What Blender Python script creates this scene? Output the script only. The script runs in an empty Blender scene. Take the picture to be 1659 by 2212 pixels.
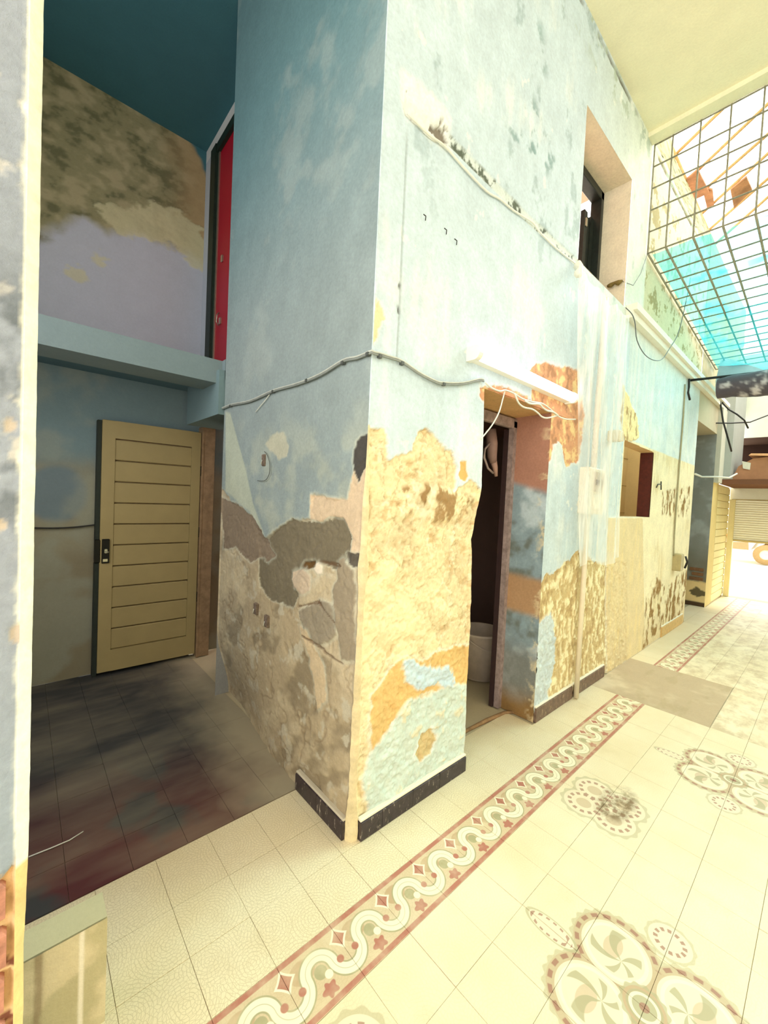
import bpy, math, random
import numpy as np
from mathutils import Vector, Matrix

# ------------------------------------------------------------------ camera
YAW, PITCH, ROLL, FPX, CAMH = 8.39289193e-01, -3.32741026e-02, 4.69146122e-02, 872.676702, 1.5
W_, H_ = 1659.0, 2212.0
cy, sy = math.cos(YAW), math.sin(YAW); cp, sp = math.cos(PITCH), math.sin(PITCH)
FWD = np.array([cp*cy, cp*sy, sp]); RT = np.array([sy, -cy, 0.0]); UP = np.cross(RT, FWD)
CA = math.cos(ROLL)*RT + math.sin(ROLL)*UP
CB = -math.sin(ROLL)*RT + math.cos(ROLL)*UP
CAM = np.array([0, 0, CAMH])
scene = bpy.context.scene
col = scene.collection
cam = bpy.data.cameras.new('camera'); camo = bpy.data.objects.new('camera', cam); col.objects.link(camo)
cam.sensor_fit = 'VERTICAL'; cam.sensor_height = 36; cam.lens = FPX*36/H_
cam.clip_start = 0.02; cam.clip_end = 200
M = Matrix.Identity(4)
for i in range(3):
    M[i][0] = CA[i]; M[i][1] = CB[i]; M[i][2] = -FWD[i]; M[i][3] = CAM[i]
camo.matrix_world = M
scene.camera = camo

# ------------------------------------------------------------------ light
world = bpy.data.worlds.new('sky'); scene.world = world; world.use_nodes = True
bg = world.node_tree.nodes['Background']; bg.inputs[0].default_value = (1.0, 0.985, 0.95, 1); bg.inputs[1].default_value = 4.0
sun = bpy.data.lights.new('sun', 'SUN'); suno = bpy.data.objects.new('sun', sun); col.objects.link(suno)
sun.energy = 3.6; sun.angle = math.radians(22); sun.color = (1.0, 0.93, 0.79)
suno.rotation_euler = Vector((-0.80, 0.22, -0.62)).to_track_quat('-Z', 'Y').to_euler()
# the open skylight over the passage: a portal for the sky
def area(name, loc, rot, sx, sy_, e, c, portal=False):
    l = bpy.data.lights.new(name, 'AREA'); o = bpy.data.objects.new(name, l); col.objects.link(o)
    l.shape = 'RECTANGLE'; l.size = sx; l.size_y = sy_; l.energy = e; l.color = c
    o.location = loc; o.rotation_euler = rot
    if portal: l.cycles.is_portal = True
    return o
area('skylight_portal', (6.6, -0.7, 5.25), (0, 0, 0), 4.8, 4.2, 1, (1, 1, 1), True)
area('added_recess_opening_portal', (-1.25, 2.0, 2.75), Vector((1, 0, 0)).to_track_quat('-Z', 'Y').to_euler(), 1.8, 2.3, 1, (1, 1, 1), True)  # sky portal for an opening added in the unseen left wall
area('added_gap_portal', (0.8, -3.1, 4.55), Vector((0, 1, 0)).to_track_quat('-Z', 'Y').to_euler(), 7.4, .7, 1, (1, 1, 1), True)  # sky portal for a gap added above the unseen opposite wall
area('rear_opening_portal', (-3.2, -0.7, 2.4), Vector((1, 0, 0)).to_track_quat('-Z', 'Y').to_euler(), 4.4, 4.4, 1, (1, 1, 1), True)  # sky portal at the unseen open end, added for light from behind
vs = scene.view_settings
vs.view_transform = 'Standard'; vs.look = 'None'; vs.gamma = 1.0; vs.use_curve_mapping = False
vs.exposure = 0.06

# ------------------------------------------------------------------ helpers
def at(u, v, ax, val):
    d = FWD + CA*(u-829.5)/FPX - CB*(v-1106)/FPX
    i = 'xyz'.index(ax); t = (val-CAM[i])/d[i]
    return CAM + d*t
def lin(c):
    c = np.asarray(c, float)/255.0
    return np.where(c <= 0.04045, c/12.92, ((c+0.055)/1.055)**2.4)
def hashn(x, y, s):
    h = (x.astype(np.int64)*374761393 + y.astype(np.int64)*668265263 + s*974634777) & 0xffffffff
    h = ((h ^ (h >> 13))*1274126177) & 0xffffffff
    return ((h ^ (h >> 16)) & 0xffff)/65535.0
def vn(x, y, s=0):
    xi = np.floor(x); yi = np.floor(y); fx = x-xi; fy = y-yi
    fx = fx*fx*(3-2*fx); fy = fy*fy*(3-2*fy)
    a = hashn(xi, yi, s); b = hashn(xi+1, yi, s); c = hashn(xi, yi+1, s); d = hashn(xi+1, yi+1, s)
    return (a+(b-a)*fx)*(1-fy)+(c+(d-c)*fx)*fy
def fbm(x, y, f, s=0, o=4):
    r = 0; a = 1; t = 0
    for i in range(o):
        r = r + a*vn(x*f+17.3*i, y*f+9.1*i, s+i); t += a; a *= .55; f *= 2.03
    return r/t - 0.5
def sst(a, b, x):
    t = np.clip((x-a)/(b-a), 0, 1); return t*t*(3-2*t)
def polysd(poly, x, y):
    """signed distance, positive inside"""
    n = len(poly); d = np.full(x.shape, 1e9); ins = np.zeros(x.shape, bool)
    for i in range(n):
        x0, y0 = poly[i]; x1, y1 = poly[(i+1) % n]
        ex, ey = x1-x0, y1-y0
        t = np.clip(((x-x0)*ex+(y-y0)*ey)/(ex*ex+ey*ey+1e-12), 0, 1)
        d = np.minimum(d, (x-x0-ex*t)**2+(y-y0-ey*t)**2)
        if y1 != y0:
            c = ((y0 > y) != (y1 > y)) & (x < ex*(y-y0)/(y1-y0)+x0)
            ins ^= c
    d = np.sqrt(d)
    return np.where(ins, d, -d)
def warp(U, V, a=.05, s=0):
    n = fbm(U, V, 6, 900+s, 5); m = fbm(U, V, 6, 950+s, 5); k = fbm(U, V, 40, 970+s, 3); j = fbm(U, V, 40, 980+s, 3)
    return U+a*2.2*n+a*.5*k, V+a*2.2*m+a*.5*j
def ridge(U, V, f, s, w=.05): return sst(w, 0, np.abs(fbm(U, V, f, s, 4)))
def mixc(c, m, new):
    m = m[..., None]; new = np.asarray(new)
    return c*(1-m)+new*m

class MB:
    """collects vertices, faces and optional vertex colours into one mesh object"""
    def __init__(s): s.v = []; s.f = []; s.c = []; s.n = 0; s.smooth = []
    def add(s, v, f, c=(.8, .8, .8), smooth=False):
        v = np.asarray(v, float).reshape(-1, 3)
        c = np.asarray(c, float)
        if c.ndim == 1: c = np.tile(c, (len(v), 1))
        s.v.append(v); s.c.append(c)
        for q in f: s.f.append(tuple(int(i)+s.n for i in q)); s.smooth.append(smooth)
        s.n += len(v); return s
    def box(s, a, b, c=(.8, .8, .8), rz=0, mat=None, bev=0):
        a = np.array(a, float); b = np.array(b, float); lo = np.minimum(a, b); hi = np.maximum(a, b)
        if bev:
            v = []; e = bev
            x0, y0, z0 = lo; x1, y1, z1 = hi
            ring = lambda z, i: [(x0+i, y0+e*0+i, z), (x1-i, y0+i, z), (x1-i, y1-i, z), (x0+i, y1-i, z)]
            v = ring(z0, e)+ring(z0+e, 0)+ring(z1-e, 0)+ring(z1, e)
            f = [(3, 2, 1, 0), (12, 13, 14, 15)]
            for k in range(3):
                for j in range(4):
                    f.append((4*k+j, 4*k+(j+1) % 4, 4*k+4+(j+1) % 4, 4*k+4+j))
        else:
            v = [(lo[0], lo[1], lo[2]), (hi[0], lo[1], lo[2]), (hi[0], hi[1], lo[2]), (lo[0], hi[1], lo[2]),
                 (lo[0], lo[1], hi[2]), (hi[0], lo[1], hi[2]), (hi[0], hi[1], hi[2]), (lo[0], hi[1], hi[2])]
            f = [(3, 2, 1, 0), (4, 5, 6, 7), (0, 1, 5, 4), (1, 2, 6, 5), (2, 3, 7, 6), (3, 0, 4, 7)]
        v = np.array(v)
        if mat is not None: v = np.array([mat @ Vector(p) for p in v])
        return s.add(v, f, c)
    def quad(s, p, c=(.8, .8, .8)): return s.add(p, [tuple(range(len(p)))], c)
    def prism(s, pts, d, c=(.8, .8, .8)):
        """closed outline pts (3-D, planar) extruded by d"""
        pts = np.array(pts, float); d = np.array(d, float); n = len(pts)
        f = [tuple(range(n))[::-1], tuple(range(n, 2*n))]+[(i, (i+1) % n, n+(i+1) % n, n+i) for i in range(n)]
        return s.add(np.vstack([pts, pts+d]), f, c)
    def tube(s, path, r, c=(.8, .8, .8), seg=6, cap=True):
        P = [Vector(p) for p in path]; n = len(P)
        rs = r if hasattr(r, '__len__') else [r]*n
        v = []; up = Vector((0.13, 0.21, 0.97))
        for i in range(n):
            t = (P[min(i+1, n-1)]-P[max(i-1, 0)]).normalized()
            a = t.cross(up)
            if a.length < .05: a = t.cross(Vector((1, 0, 0)))
            a.normalize(); b = t.cross(a)
            for k in range(seg):
                w = 2*math.pi*k/seg
                v.append(P[i]+(a*math.cos(w)+b*math.sin(w))*rs[i])
        f = []
        for i in range(n-1):
            for k in range(seg):
                f.append((i*seg+k, i*seg+(k+1) % seg, (i+1)*seg+(k+1) % seg, (i+1)*seg+k))
        if cap:
            f.append(tuple(range(seg))[::-1]); f.append(tuple(range((n-1)*seg, n*seg)))
        return s.add(v, f, c, True)
    def lathe(s, prof, cen, c=(.8, .8, .8), seg=24, axis='z'):
        v = []; f = []; n = len(prof)
        for r, z in prof:
            for k in range(seg):
                w = 2*math.pi*k/seg; p = (r*math.cos(w), r*math.sin(w), z)
                if axis == 'y': p = (p[0], p[2], p[1])
                if axis == 'x': p = (p[2], p[0], p[1])
                v.append((cen[0]+p[0], cen[1]+p[1], cen[2]+p[2]))
        for i in range(n-1):
            for k in range(seg): f.append((i*seg+k, i*seg+(k+1) % seg, (i+1)*seg+(k+1) % seg, (i+1)*seg+k))
        return s.add(v, f, c, True)
    def build(s, name, mat, parent=None):
        me = bpy.data.meshes.new(name)
        v = np.vstack(s.v); me.from_pydata(v.tolist(), [], s.f)
        ca = me.color_attributes.new('Col', 'FLOAT_COLOR', 'POINT')
        cc = np.ones((len(v), 4)); cc[:, :3] = np.vstack(s.c); ca.data.foreach_set('color', cc.ravel())
        me.polygons.foreach_set('use_smooth', s.smooth)
        me.materials.append(mat); me.update()
        o = bpy.data.objects.new(name, me); col.objects.link(o)
        if parent: o.parent = parent
        return o

def sheet(name, us, vs_, pos, fn, nrm, mat, parent=None, hole=None, extra=None):
    """dense relief sheet. pos(u,v)->xyz base, fn(u,v)->(colour,disp), nrm outward normal"""
    U, V = np.meshgrid(us, vs_); c, d = fn(U, V)
    p = pos(U, V) + d[..., None]*np.asarray(nrm, float)
    nv, nu = U.shape
    idx = np.arange(nu*nv).reshape(nv, nu)
    q = np.stack([idx[:-1, :-1], idx[:-1, 1:], idx[1:, 1:], idx[1:, :-1]], -1)
    if hole is not None:
        uc = (U[:-1, :-1]+U[1:, 1:])/2; vc = (V[:-1, :-1]+V[1:, 1:])/2
        q = q[~hole(uc, vc)]
    q = q.reshape(-1, 4)
    a = p.reshape(-1, 3); t = q[len(q)//2]
    if np.dot(np.cross(a[t[1]]-a[t[0]], a[t[3]]-a[t[0]]), nrm) < 0: q = q[:, ::-1]
    v = a; cc = c.reshape(-1, 3)
    if extra is not None and extra.n:
        ev = np.vstack(extra.v); ec = np.vstack(extra.c); base = len(v)
        v = np.vstack([v, ev]); cc = np.vstack([cc, ec])
    me = bpy.data.meshes.new(name)
    loops = q.ravel(); starts = np.arange(len(q))*4; tot = np.full(len(q), 4)
    sm = np.ones(len(q), bool)
    if extra is not None and extra.n:
        fl = []; st = []; tt = []
        k = len(loops)
        for f in extra.f:
            st.append(k); tt.append(len(f)); k += len(f); fl += [i+base for i in f]
        loops = np.concatenate([loops, fl]); starts = np.concatenate([starts, st]); tot = np.concatenate([tot, tt])
        sm = np.concatenate([sm, np.array(extra.smooth, bool)])
    me.vertices.add(len(v)); me.vertices.foreach_set('co', v.ravel())
    me.loops.add(len(loops)); me.loops.foreach_set('vertex_index', loops.astype(np.int32))
    me.polygons.add(len(starts)); me.polygons.foreach_set('loop_start', starts.astype(np.int32))
    me.update(calc_edges=True)
    me.polygons.foreach_set('use_smooth', sm)
    ca = me.color_attributes.new('Col', 'FLOAT_COLOR', 'POINT')
    c4 = np.ones((len(v), 4)); c4[:, :3] = cc; ca.data.foreach_set('color', c4.ravel())
    me.materials.append(mat); me.validate()
    o = bpy.data.objects.new(name, me); col.objects.link(o)
    if parent: o.parent = parent
    return o

# ---- node expressions
class N:
    nt = None
    def __init__(s, x): s.x = x
    @staticmethod
    def op(o, *a, clamp=False):
        n = N.nt.nodes.new('ShaderNodeMath'); n.operation = o; n.use_clamp = clamp
        for i, q in enumerate(a):
            q = q.x if isinstance(q, N) else q
            if isinstance(q, (int, float)): n.inputs[i].default_value = q
            else: N.nt.links.new(q, n.inputs[i])
        return N(n.outputs[0])
    def __add__(s, o): return N.op('ADD', s, o)
    __radd__ = __add__
    def __sub__(s, o): return N.op('SUBTRACT', s, o)
    def __rsub__(s, o): return N.op('SUBTRACT', o, s)
    def __mul__(s, o): return N.op('MULTIPLY', s, o)
    __rmul__ = __mul__
    def __truediv__(s, o): return N.op('DIVIDE', s, o)
    def abs(s): return N.op('ABSOLUTE', s)
    def lt(s, e, w=.0015):   # ~1 where s<e
        return N.op('MULTIPLY', s-e, -1.0/w)._c()
    def _c(s): return N.op('ADD', s, .5, clamp=True)
    def mx(s, o): return N.op('MAXIMUM', s, o)
    def mn(s, o): return N.op('MINIMUM', s, o)
def hyp(a, b): return N.op('SQRT', a*a+b*b)
def nmix(nt, fac, a, b):
    m = nt.nodes.new('ShaderNodeMix'); m.data_type = 'RGBA'
    f = fac.x if isinstance(fac, N) else fac
    if isinstance(f, (int, float)): m.inputs[0].default_value = f
    else: nt.links.new(f, m.inputs[0])
    for k, q in ((6, a), (7, b)):
        if hasattr(q, 'is_linked') or isinstance(q, bpy.types.NodeSocket): nt.links.new(q, m.inputs[k])
        else: m.inputs[k].default_value = (*q, 1)
    return m.outputs[2]
def newmat(name, rough=.85, color=(.8, .8, .8), metal=0, spec=.3):
    m = bpy.data.materials.new(name); m.use_nodes = True
    b = m.node_tree.nodes['Principled BSDF']
    b.inputs['Base Color'].default_value = (*color, 1); b.inputs['Roughness'].default_value = rough
    b.inputs['Metallic'].default_value = metal; b.inputs['Specular IOR Level'].default_value = spec
    return m, m.node_tree, b
def noise(nt, vec, scale, detail=4, rough=.6):
    n = nt.nodes.new('ShaderNodeTexNoise'); n.inputs['Scale'].default_value = scale
    n.inputs['Detail'].default_value = detail; n.inputs['Roughness'].default_value = rough
    if vec is not None: nt.links.new(vec, n.inputs['Vector'])
    return n.outputs['Fac']
def mapr(nt, s, a, b, c=0, d=1):
    n = nt.nodes.new('ShaderNodeMapRange'); n.inputs[1].default_value = a; n.inputs[2].default_value = b
    n.inputs[3].default_value = c; n.inputs[4].default_value = d; nt.links.new(s, n.inputs[0]); return n.outputs[0]
def bump(nt, b, h, st, dist=.01):
    n = nt.nodes.new('ShaderNodeBump'); n.inputs['Strength'].default_value = st; n.inputs['Distance'].default_value = dist
    nt.links.new(h, n.inputs['Height']); nt.links.new(n.outputs[0], b.inputs['Normal'])
def geo(nt): return nt.nodes.new('ShaderNodeNewGeometry').outputs['Position']

def plaster(name, grain=.12, bst=.5, rough=.9):
    m, nt, b = newmat(name, rough, spec=.15)
    a = nt.nodes.new('ShaderNodeAttribute'); a.attribute_name = 'Col'
    g = geo(nt)
    n1 = noise(nt, g, 60, 5, .7); n2 = noise(nt, g, 7, 4, .6)
    f = mapr(nt, n1, .25, .75, 1-grain, 1+grain); f2 = mapr(nt, n2, .3, .7, 1-grain*.6, 1+grain*.6)
    N.nt = nt; mul = N(f)*N(f2)
    sc = nt.nodes.new('ShaderNodeVectorMath'); sc.operation = 'SCALE'
    nt.links.new(a.outputs['Color'], sc.inputs[0]); nt.links.new(mul.x, sc.inputs['Scale'])
    nt.links.new(sc.outputs[0], b.inputs['Base Color'])
    bump(nt, b, n1, bst, .006)
    return m
PL = plaster('peeling_plaster'); PLS = plaster('smooth_plaster', .05, .2)
def flat(name, rgb, rough=.7, metal=0, var=.1, scale=25, bst=.2):
    m, nt, b = newmat(name, rough, metal=metal)
    n = noise(nt, geo(nt), scale, 5, .65)
    c = lin(rgb)
    o = nmix(nt, N(mapr(nt, n, .3, .7)), tuple(np.clip(c*(1-var), 0, 1)), tuple(np.clip(c*(1+var), 0, 1)))
    nt.links.new(o, b.inputs['Base Color']); bump(nt, b, n, bst, .004)
    return m
def tag(o, label=None, cat=None, group=None, kind=None):
    if label: o['label'] = label
    if cat: o['category'] = cat
    if group: o['group'] = group
    if kind: o['kind'] = kind
    return o
def empty(name, loc):
    o = bpy.data.objects.new(name, None); o.location = loc; o.empty_display_size = .1; col.objects.link(o); return o
def reparent(root, *obs):
    for o in obs:
        o.parent = root; o.matrix_parent_inverse = Matrix.Translation(-Vector(root.location))
def gp(pts, ax='y', val=1.31):
    """outline of a stain read off the wall, in wall metres"""
    k = {'y': (0, 2), 'x': (1, 2), 'z': (0, 1)}[ax]
    r = [at(u, v, ax, val) for u, v in pts]
    return [(p[k[0]], p[k[1]]) for p in r]

# ------------------------------------------------------------------ wall y=1.31 (bright wall)
WY = 1.31
BLUE = lin((198, 214, 222)); CREAM = lin((232, 213, 170)); ORANGE = lin((222, 180, 112)); TAN = lin((206, 182, 134))
DEEP = lin((164, 132, 90)); RUST = lin((214, 160, 122)); WHT = lin((236, 238, 232)); GREY = lin((150, 165, 165))
GPY = lambda pts: gp(pts, 'y', WY)
P = dict(
 main=GPY([(770, 930), (815, 925), (832, 958), (832, 1000), (862, 985), (885, 985), (905, 935), (922, 930), (945, 962), (980, 978), (988, 1010), (978, 1060), (1012, 1045), (1060, 1085), (1060, 1760), (700, 1850)]),
 b1=GPY([(872, 1442), (905, 1430), (940, 1438), (985, 1452), (985, 1490), (950, 1478), (905, 1492), (880, 1480)]),
 b2=GPY([(858, 1555), (885, 1520), (915, 1512), (960, 1487), (1040, 1470), (1040, 1640), (780, 1778), (782, 1680), (800, 1620)]),
 org=GPY([(800, 1500), (850, 1440), (1040, 1380), (1040, 1470), (960, 1490), (900, 1510), (860, 1555), (800, 1620), (790, 1560)]),
 spot=GPY([(905, 1592), (930, 1578), (940, 1595), (935, 1622), (905, 1655), (893, 1635)]),
 key=GPY([(990, 996), (1003, 996), (1003, 1015), (1007, 1028), (1000, 1040), (990, 1036), (986, 1024), (991, 1014)]),
 stone=GPY([(850, 1060), (900, 1040), (960, 1050), (1020, 1080), (1020, 1130), (960, 1120), (900, 1110), (855, 1115)]),
 lamp=GPY([(1140, 800), (1180, 780), (1250, 800), (1262, 900), (1250, 1000), (1225, 1010), (1212, 960), (1195, 955), (1188, 1000), (1170, 1010), (1100, 960), (1035, 860), (1040, 838), (1100, 845), (1150, 860)]),
 flake=GPY([(1135, 1310), (1180, 1235), (1215, 1225), (1245, 1190), (1310, 1215), (1352, 1215), (1352, 1540), (1130, 1600)]),
 fblue=GPY([(1160, 1345), (1190, 1325), (1200, 1400), (1190, 1480), (1172, 1545), (1150, 1545)]),
 corn=GPY([(1345, 830), (1362, 868), (1375, 905), (1379, 948), (1350, 955), (1338, 900)]),
 infill=GPY([(1310, 1118), (1388, 1118), (1392, 1400), (1310, 1470)]),
 flake2=GPY([(1396, 1290), (1415, 1240), (1440, 1270), (1470, 1235), (1490, 1230), (1486, 1350), (1420, 1368), (1385, 1405)]),
 flake3=GPY([(1428, 1060), (1490, 1050), (1488, 1120), (1430, 1110)]),
 mold1=GPY([(1085, 170), (1140, 190), (1190, 300), (1210, 380), (1170, 360), (1110, 300), (1085, 240)]),
 mold2=GPY([(1120, 40), (1170, 60), (1178, 150), (1140, 150)]),
 chip=GPY([(868, 165), (930, 190), (968, 260), (965, 310), (930, 300), (880, 250)]),
 edge0=GPY([(805, 650), (822, 690), (818, 730), (800, 740)]),
)
def cables_line(u): return np.interp(u, [1.16, 1.44, 2.21, 2.9], [3.13, 3.17, 3.165, 3.19])
def erosion(z):   # arris of the pier, worn away low down
    n = fbm(z, z*0+3.3, 6, 41, 4)
    return .006+.004*n + sst(1.75, 1.2, z)*(.018+.035*n) + sst(.35, .1, z)*.012
def door_edge(z):
    base = np.interp(z, [0, .2, .5, 1.1, 1.2, 1.3, 1.42, 1.6, 1.9, 2.1, 2.2], [1.862, 1.862, 1.858, 1.848, 1.832, 1.818, 1.855, 1.89, 1.88, 1.868, 1.868])
    return base + .028*fbm(z, z*0+1.1, 9, 77, 4)*sst(2.0, 1.4, z)
def paint_front(U, V):
    c = np.tile(BLUE, U.shape+(1,)); d = np.zeros(U.shape)
    n1 = fbm(U, V, 2.2, 1); n2 = fbm(U, V, 11, 5); n3 = fbm(U, V, 45, 9); st = fbm(U*9, V*1.1, 3, 13)
    c = c*(1+.10*n1[..., None]+.10*st[..., None])
    c = mixc(c, sst(.05, .3, n1+.3*st)*.5, WHT)
    gr = sst(2.6, 4.2, U)*sst(2.8, 3.4, V); c = mixc(c, gr*.55, lin((226, 228, 196)))  # light on the upper right painted in as greenish cream
    dk = sst(.17, .30, fbm(U*1.6, V*.7, 5, 21)+.25*n3)*(sst(2.6, 3.4, V)*.3+.08); c = mixc(c, dk, lin((112, 140, 140)))
    WP = warp(U, V, .035)
    d += .0035*n1 + .0012*n2 + .0006*n3
    # blisters and chips
    ch = sst(.27, .30, fbm(U, V, 8, 31)+.12*n3); c = mixc(c, ch*.6, WHT); d -= ch*.002
    def lay(key, colr, depth, amp=.03, w=.006, rough=0., s=0, fac=1.):
        nonlocal c, d
        sd = polysd(P[key], *(WP if amp > .01 else (U, V)))+amp*(n2*1.2+n3*.5)
        m = sst(-w/2, w/2, sd)*fac
        # lighter broken rim
        rim = sst(-w*3, 0, sd)*(1-sst(0, w, sd)); c = mixc(c, rim*.5*fac, WHT)
        colr = np.asarray(colr)
        c = mixc(c, m, colr)
        d -= m*depth
        if rough: d += m*rough*(n2*1.0+n3*.8)
        return m
    # upper greenish mould
    for k in ('mold1', 'mold2'):
        sd = polysd(P[k], U, V)
        m = sst(-.08, .05, sd)*sst(.06, .2, fbm(U, V, 9, 55)+.2*n3); c = mixc(c, m*.8, lin((120, 150, 150))); d -= m*.003
    # conduit scar
    gl = cables_line(U)+.012*n2
    m = sst(.035, .02, np.abs(V-gl-.035))*sst(1.16, 1.2, U)*sst(2.95, 2.9, U)
    c = mixc(c, m*.75, lin((214, 222, 214))); c = mixc(c, m*sst(.02, .12, n2+.5*n3), lin((96, 104, 92))); d -= m*(.006+.012*n2)
    m = lay('chip', WHT, .004, .03, .01, .012, fac=.9)
    c = mixc(c, m*sst(.08, .16, fbm(U, V, 16, 61)), lin((120, 108, 92))); d -= m*sst(.06, .16, fbm(U, V, 16, 61))*.012
    # old vertical chase from the scar down to the cable
    ch = sst(.009, .003, np.abs(U-(1.205+.01*n1)))*sst(2.08, 2.12, V)*sst(3.1, 3.0, V)
    c = mixc(c, ch*.5, lin((150, 160, 160))); d -= ch*.003
    ch = sst(.012, .004, np.abs(U-(1.2+.02*n2)))*sst(.14, .2, fbm(U*0+.5, V, 5, 66)+.1)*sst(3.0, 2.9, V)*sst(2.2, 2.3, V)
    c = mixc(c, ch, lin((84, 84, 80))); d -= ch*.006
    # scratches
    lay('edge0', CREAM, .004)
    mm = lay('main', CREAM, .009, .035, .006, .016)
    rd_ = ridge(U*1.1, V, 9, 401, .035)+ridge(U, V*1.6, 17, 405, .03)*.7; c = mixc(c, mm*np.clip(rd_, 0, 1)*.42, DEEP); d -= mm*rd_*.004; c = mixc(c, mm*ridge(U+.006, V+.006, 9, 401, .03)*.5, lin((250, 242, 214)))
    f = fbm(U*.8, V*1.2, 18, 91); c = mixc(c, mm*sst(.10, .26, f)*.6, DEEP*1.5); d -= mm*sst(.05, .2, f)*.006
    c = mixc(c, mm*sst(.0, .22, n1+.6*n2)*.6, lin((240, 224, 180)))
    c = mixc(c, mm*sst(.02, -.2, n1+.4*n2)*.5, lin((206, 186, 150)))
    sx = polysd(P['stone'], *WP)+.02*n2; m = sst(-.02, .02, sx)*mm; f = fbm(U*1.4, V*.9, 14, 93)
    d += m*(.010+.026*f); c = mixc(c, m*sst(.02, .16, f), DEEP); c = mixc(c, m*sst(0, -.15, f)*.8, lin((240, 230, 200)))
    lay('org', ORANGE, -.003, .03, .008, .005, fac=.85)
    m = lay('b1', BLUE, -.005, .05, .006)
    m = lay('b2', lin((205, 216, 206)), -.006, .035, .006, .002)
    c = mixc(c, m*sst(.1, .24, n2+.4*n3)*.6, CREAM)
    lay('spot', TAN, .007, .02, .008, .004)
    lay('key', ORANGE, .005, .006)
    ml = lay('lamp', RUST, .008, .03, .01, .010)
    f = fbm(U, V, 15, 95); c = mixc(c, ml*sst(.03, .15, f), lin((236, 205, 150))); c = mixc(c, ml*sst(-.08, -.2, f)*.7, lin((160, 120, 92)))
    mf = lay('flake', TAN, .006, .06, .008, .010)
    f = fbm(U*1.5, V*.8, 24, 97)+.25*n1; c = mixc(c, mf*sst(.02, .12, f), lin((240, 228, 186))); d += mf*sst(.0, .12, f)*.006
    c = mixc(c, mf*sst(-.1, -.22, f)*.6, DEEP)
    lay('fblue', BLUE, -.004, .04, .008, .004, fac=.85)
    # beyond the pier section: painted dado, cream below, blue above
    far = sst(4.045, 4.055, U)
    lo = sst(2.16, 2.14, V+.03*n1)*far
    c = mixc(c, lo, lin((238, 225, 190))); c = mixc(c, far*(1-lo)*sst(3.2, 3.15, V)*(.35+.4*sst(0, .2, fbm(U*14, V*.4, 2, 99))), lin((226, 232, 224))); up = sst(4.3, 4.36, U)*sst(3.25, 3.3, V); c = mixc(c, up, lin((206, 200, 164))); c = mixc(c, up*sst(.08, .16, n2+.3*n3), lin((160, 150, 104)))
    c = mixc(c, lo*sst(.05, .25, n1+.5*st)*.4, lin((204, 178, 118)))
    c = mixc(c, lo*sst(.5, 0, V)*.35, lin((196, 160, 104)))
    m = lay('infill', lin((226, 206, 164)), -.006, .004, .01); c = mixc(c, m*sst(0, .25, st+.2*n1)*.5, lin((238, 214, 156)))
    for k in ('flake2', 'flake3'):
        sd = polysd(P[k], U, V)+.06*n2; m = sst(-.02, .02, sd); f = fbm(U*1.5, V*.7, 12, 101)
        c = mixc(c, m*sst(.0, .12, f), lin((150, 118, 72))); d += m*(f*.02)
    m = lay('corn', lin((234, 218, 168)), -.008, .02, .01, .01)
    c = mixc(c, m*sst(.08, .15, f)*.8, DEEP)
    # broken joint under the slab
    jt = sst(.03, .01, np.abs(V-4.872-.02*n1-.015*n2))*sst(-.15, .1, fbm(U, U*0, 3, 111)+.1*n3); c = mixc(c, jt*.85, lin((92, 86, 66))); d -= jt*.01
    c = mixc(c, sst(.05, .12, n2+.2*n3)*sst(4.55, 4.8, V)*.8, lin((176, 190, 172)))
    return np.clip(c, .01, .95), d

DX0, DX1, DZ = 1.868, 2.65, 2.105
WX0, WX1, WZ0, WZ1 = 2.9, 3.835, 3.25, 4.31
HX0, HX1, HZ0, HZ1 = 4.07, 4.96, 1.435, 2.135
def hole_front(u, v):
    h = (u > DX0) & (u < DX1) & (v < DZ + .025*fbm(u, u*0, 9, 3) + .02)
    h |= (u > WX0) & (u < WX1) & (v > WZ0) & (v < WZ1)
    h |= (u > HX0) & (u < HX1) & (v > HZ0) & (v < HZ1-.015*(u-HX0))
    return h
us = np.unique(np.round(np.concatenate([np.linspace(1.07, DX0, 134), np.linspace(DX0, 2.9, 170), np.linspace(2.9, 6.82, 360)]), 5))
vz = np.concatenate([np.linspace(0, 2.3, 370), np.linspace(2.308, 4.95, 330)[0:]])
def pos_front(U, V):
    X = U.copy(); e0 = erosion(V); k = U <= DX0
    de = np.where(V < 2.2, door_edge(V), DX0)
    t = (U-1.07)/(DX0-1.07)
    X = np.where(k, (1.07+e0)+t*(de-1.07-e0), U)
    back = np.where(U < 1.12, (1-sst(0, .05, U-1.07))*.004, 0)
    return np.stack([X, WY+back+0*U, V], -1)
def fn_front(U, V):
    c, d = paint_front(U, V)
    fade = sst(0, .015, U-1.07)*np.where(U <= DX0, sst(0, .012, DX0-U), 1)
    return c, d*fade
ex = MB()
# door soffit, door reveals, upper floor wall thickness
ex.box((DX0, WY+.004, DZ+.03), (DX1+.3, 1.60, DZ+.06), RUST)
SOF = lin((214, 170, 120))
# soffit of the door
n = 14
for i in range(n):
    x0 = DX0-.02+(DX1+.02-DX0)*i/n; x1 = DX0-.02+(DX1+.02-DX0)*(i+1)/n
    h = lambda x: DZ+.02+.025*float(fbm(np.array([x]), np.array([0.0]), 9, 3)[0])
    ex.quad([(x0, WY, h(x0)), (x0, 1.6, DZ+.02), (x1, 1.6, DZ+.02), (x1, WY, h(x1))], SOF)
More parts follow.
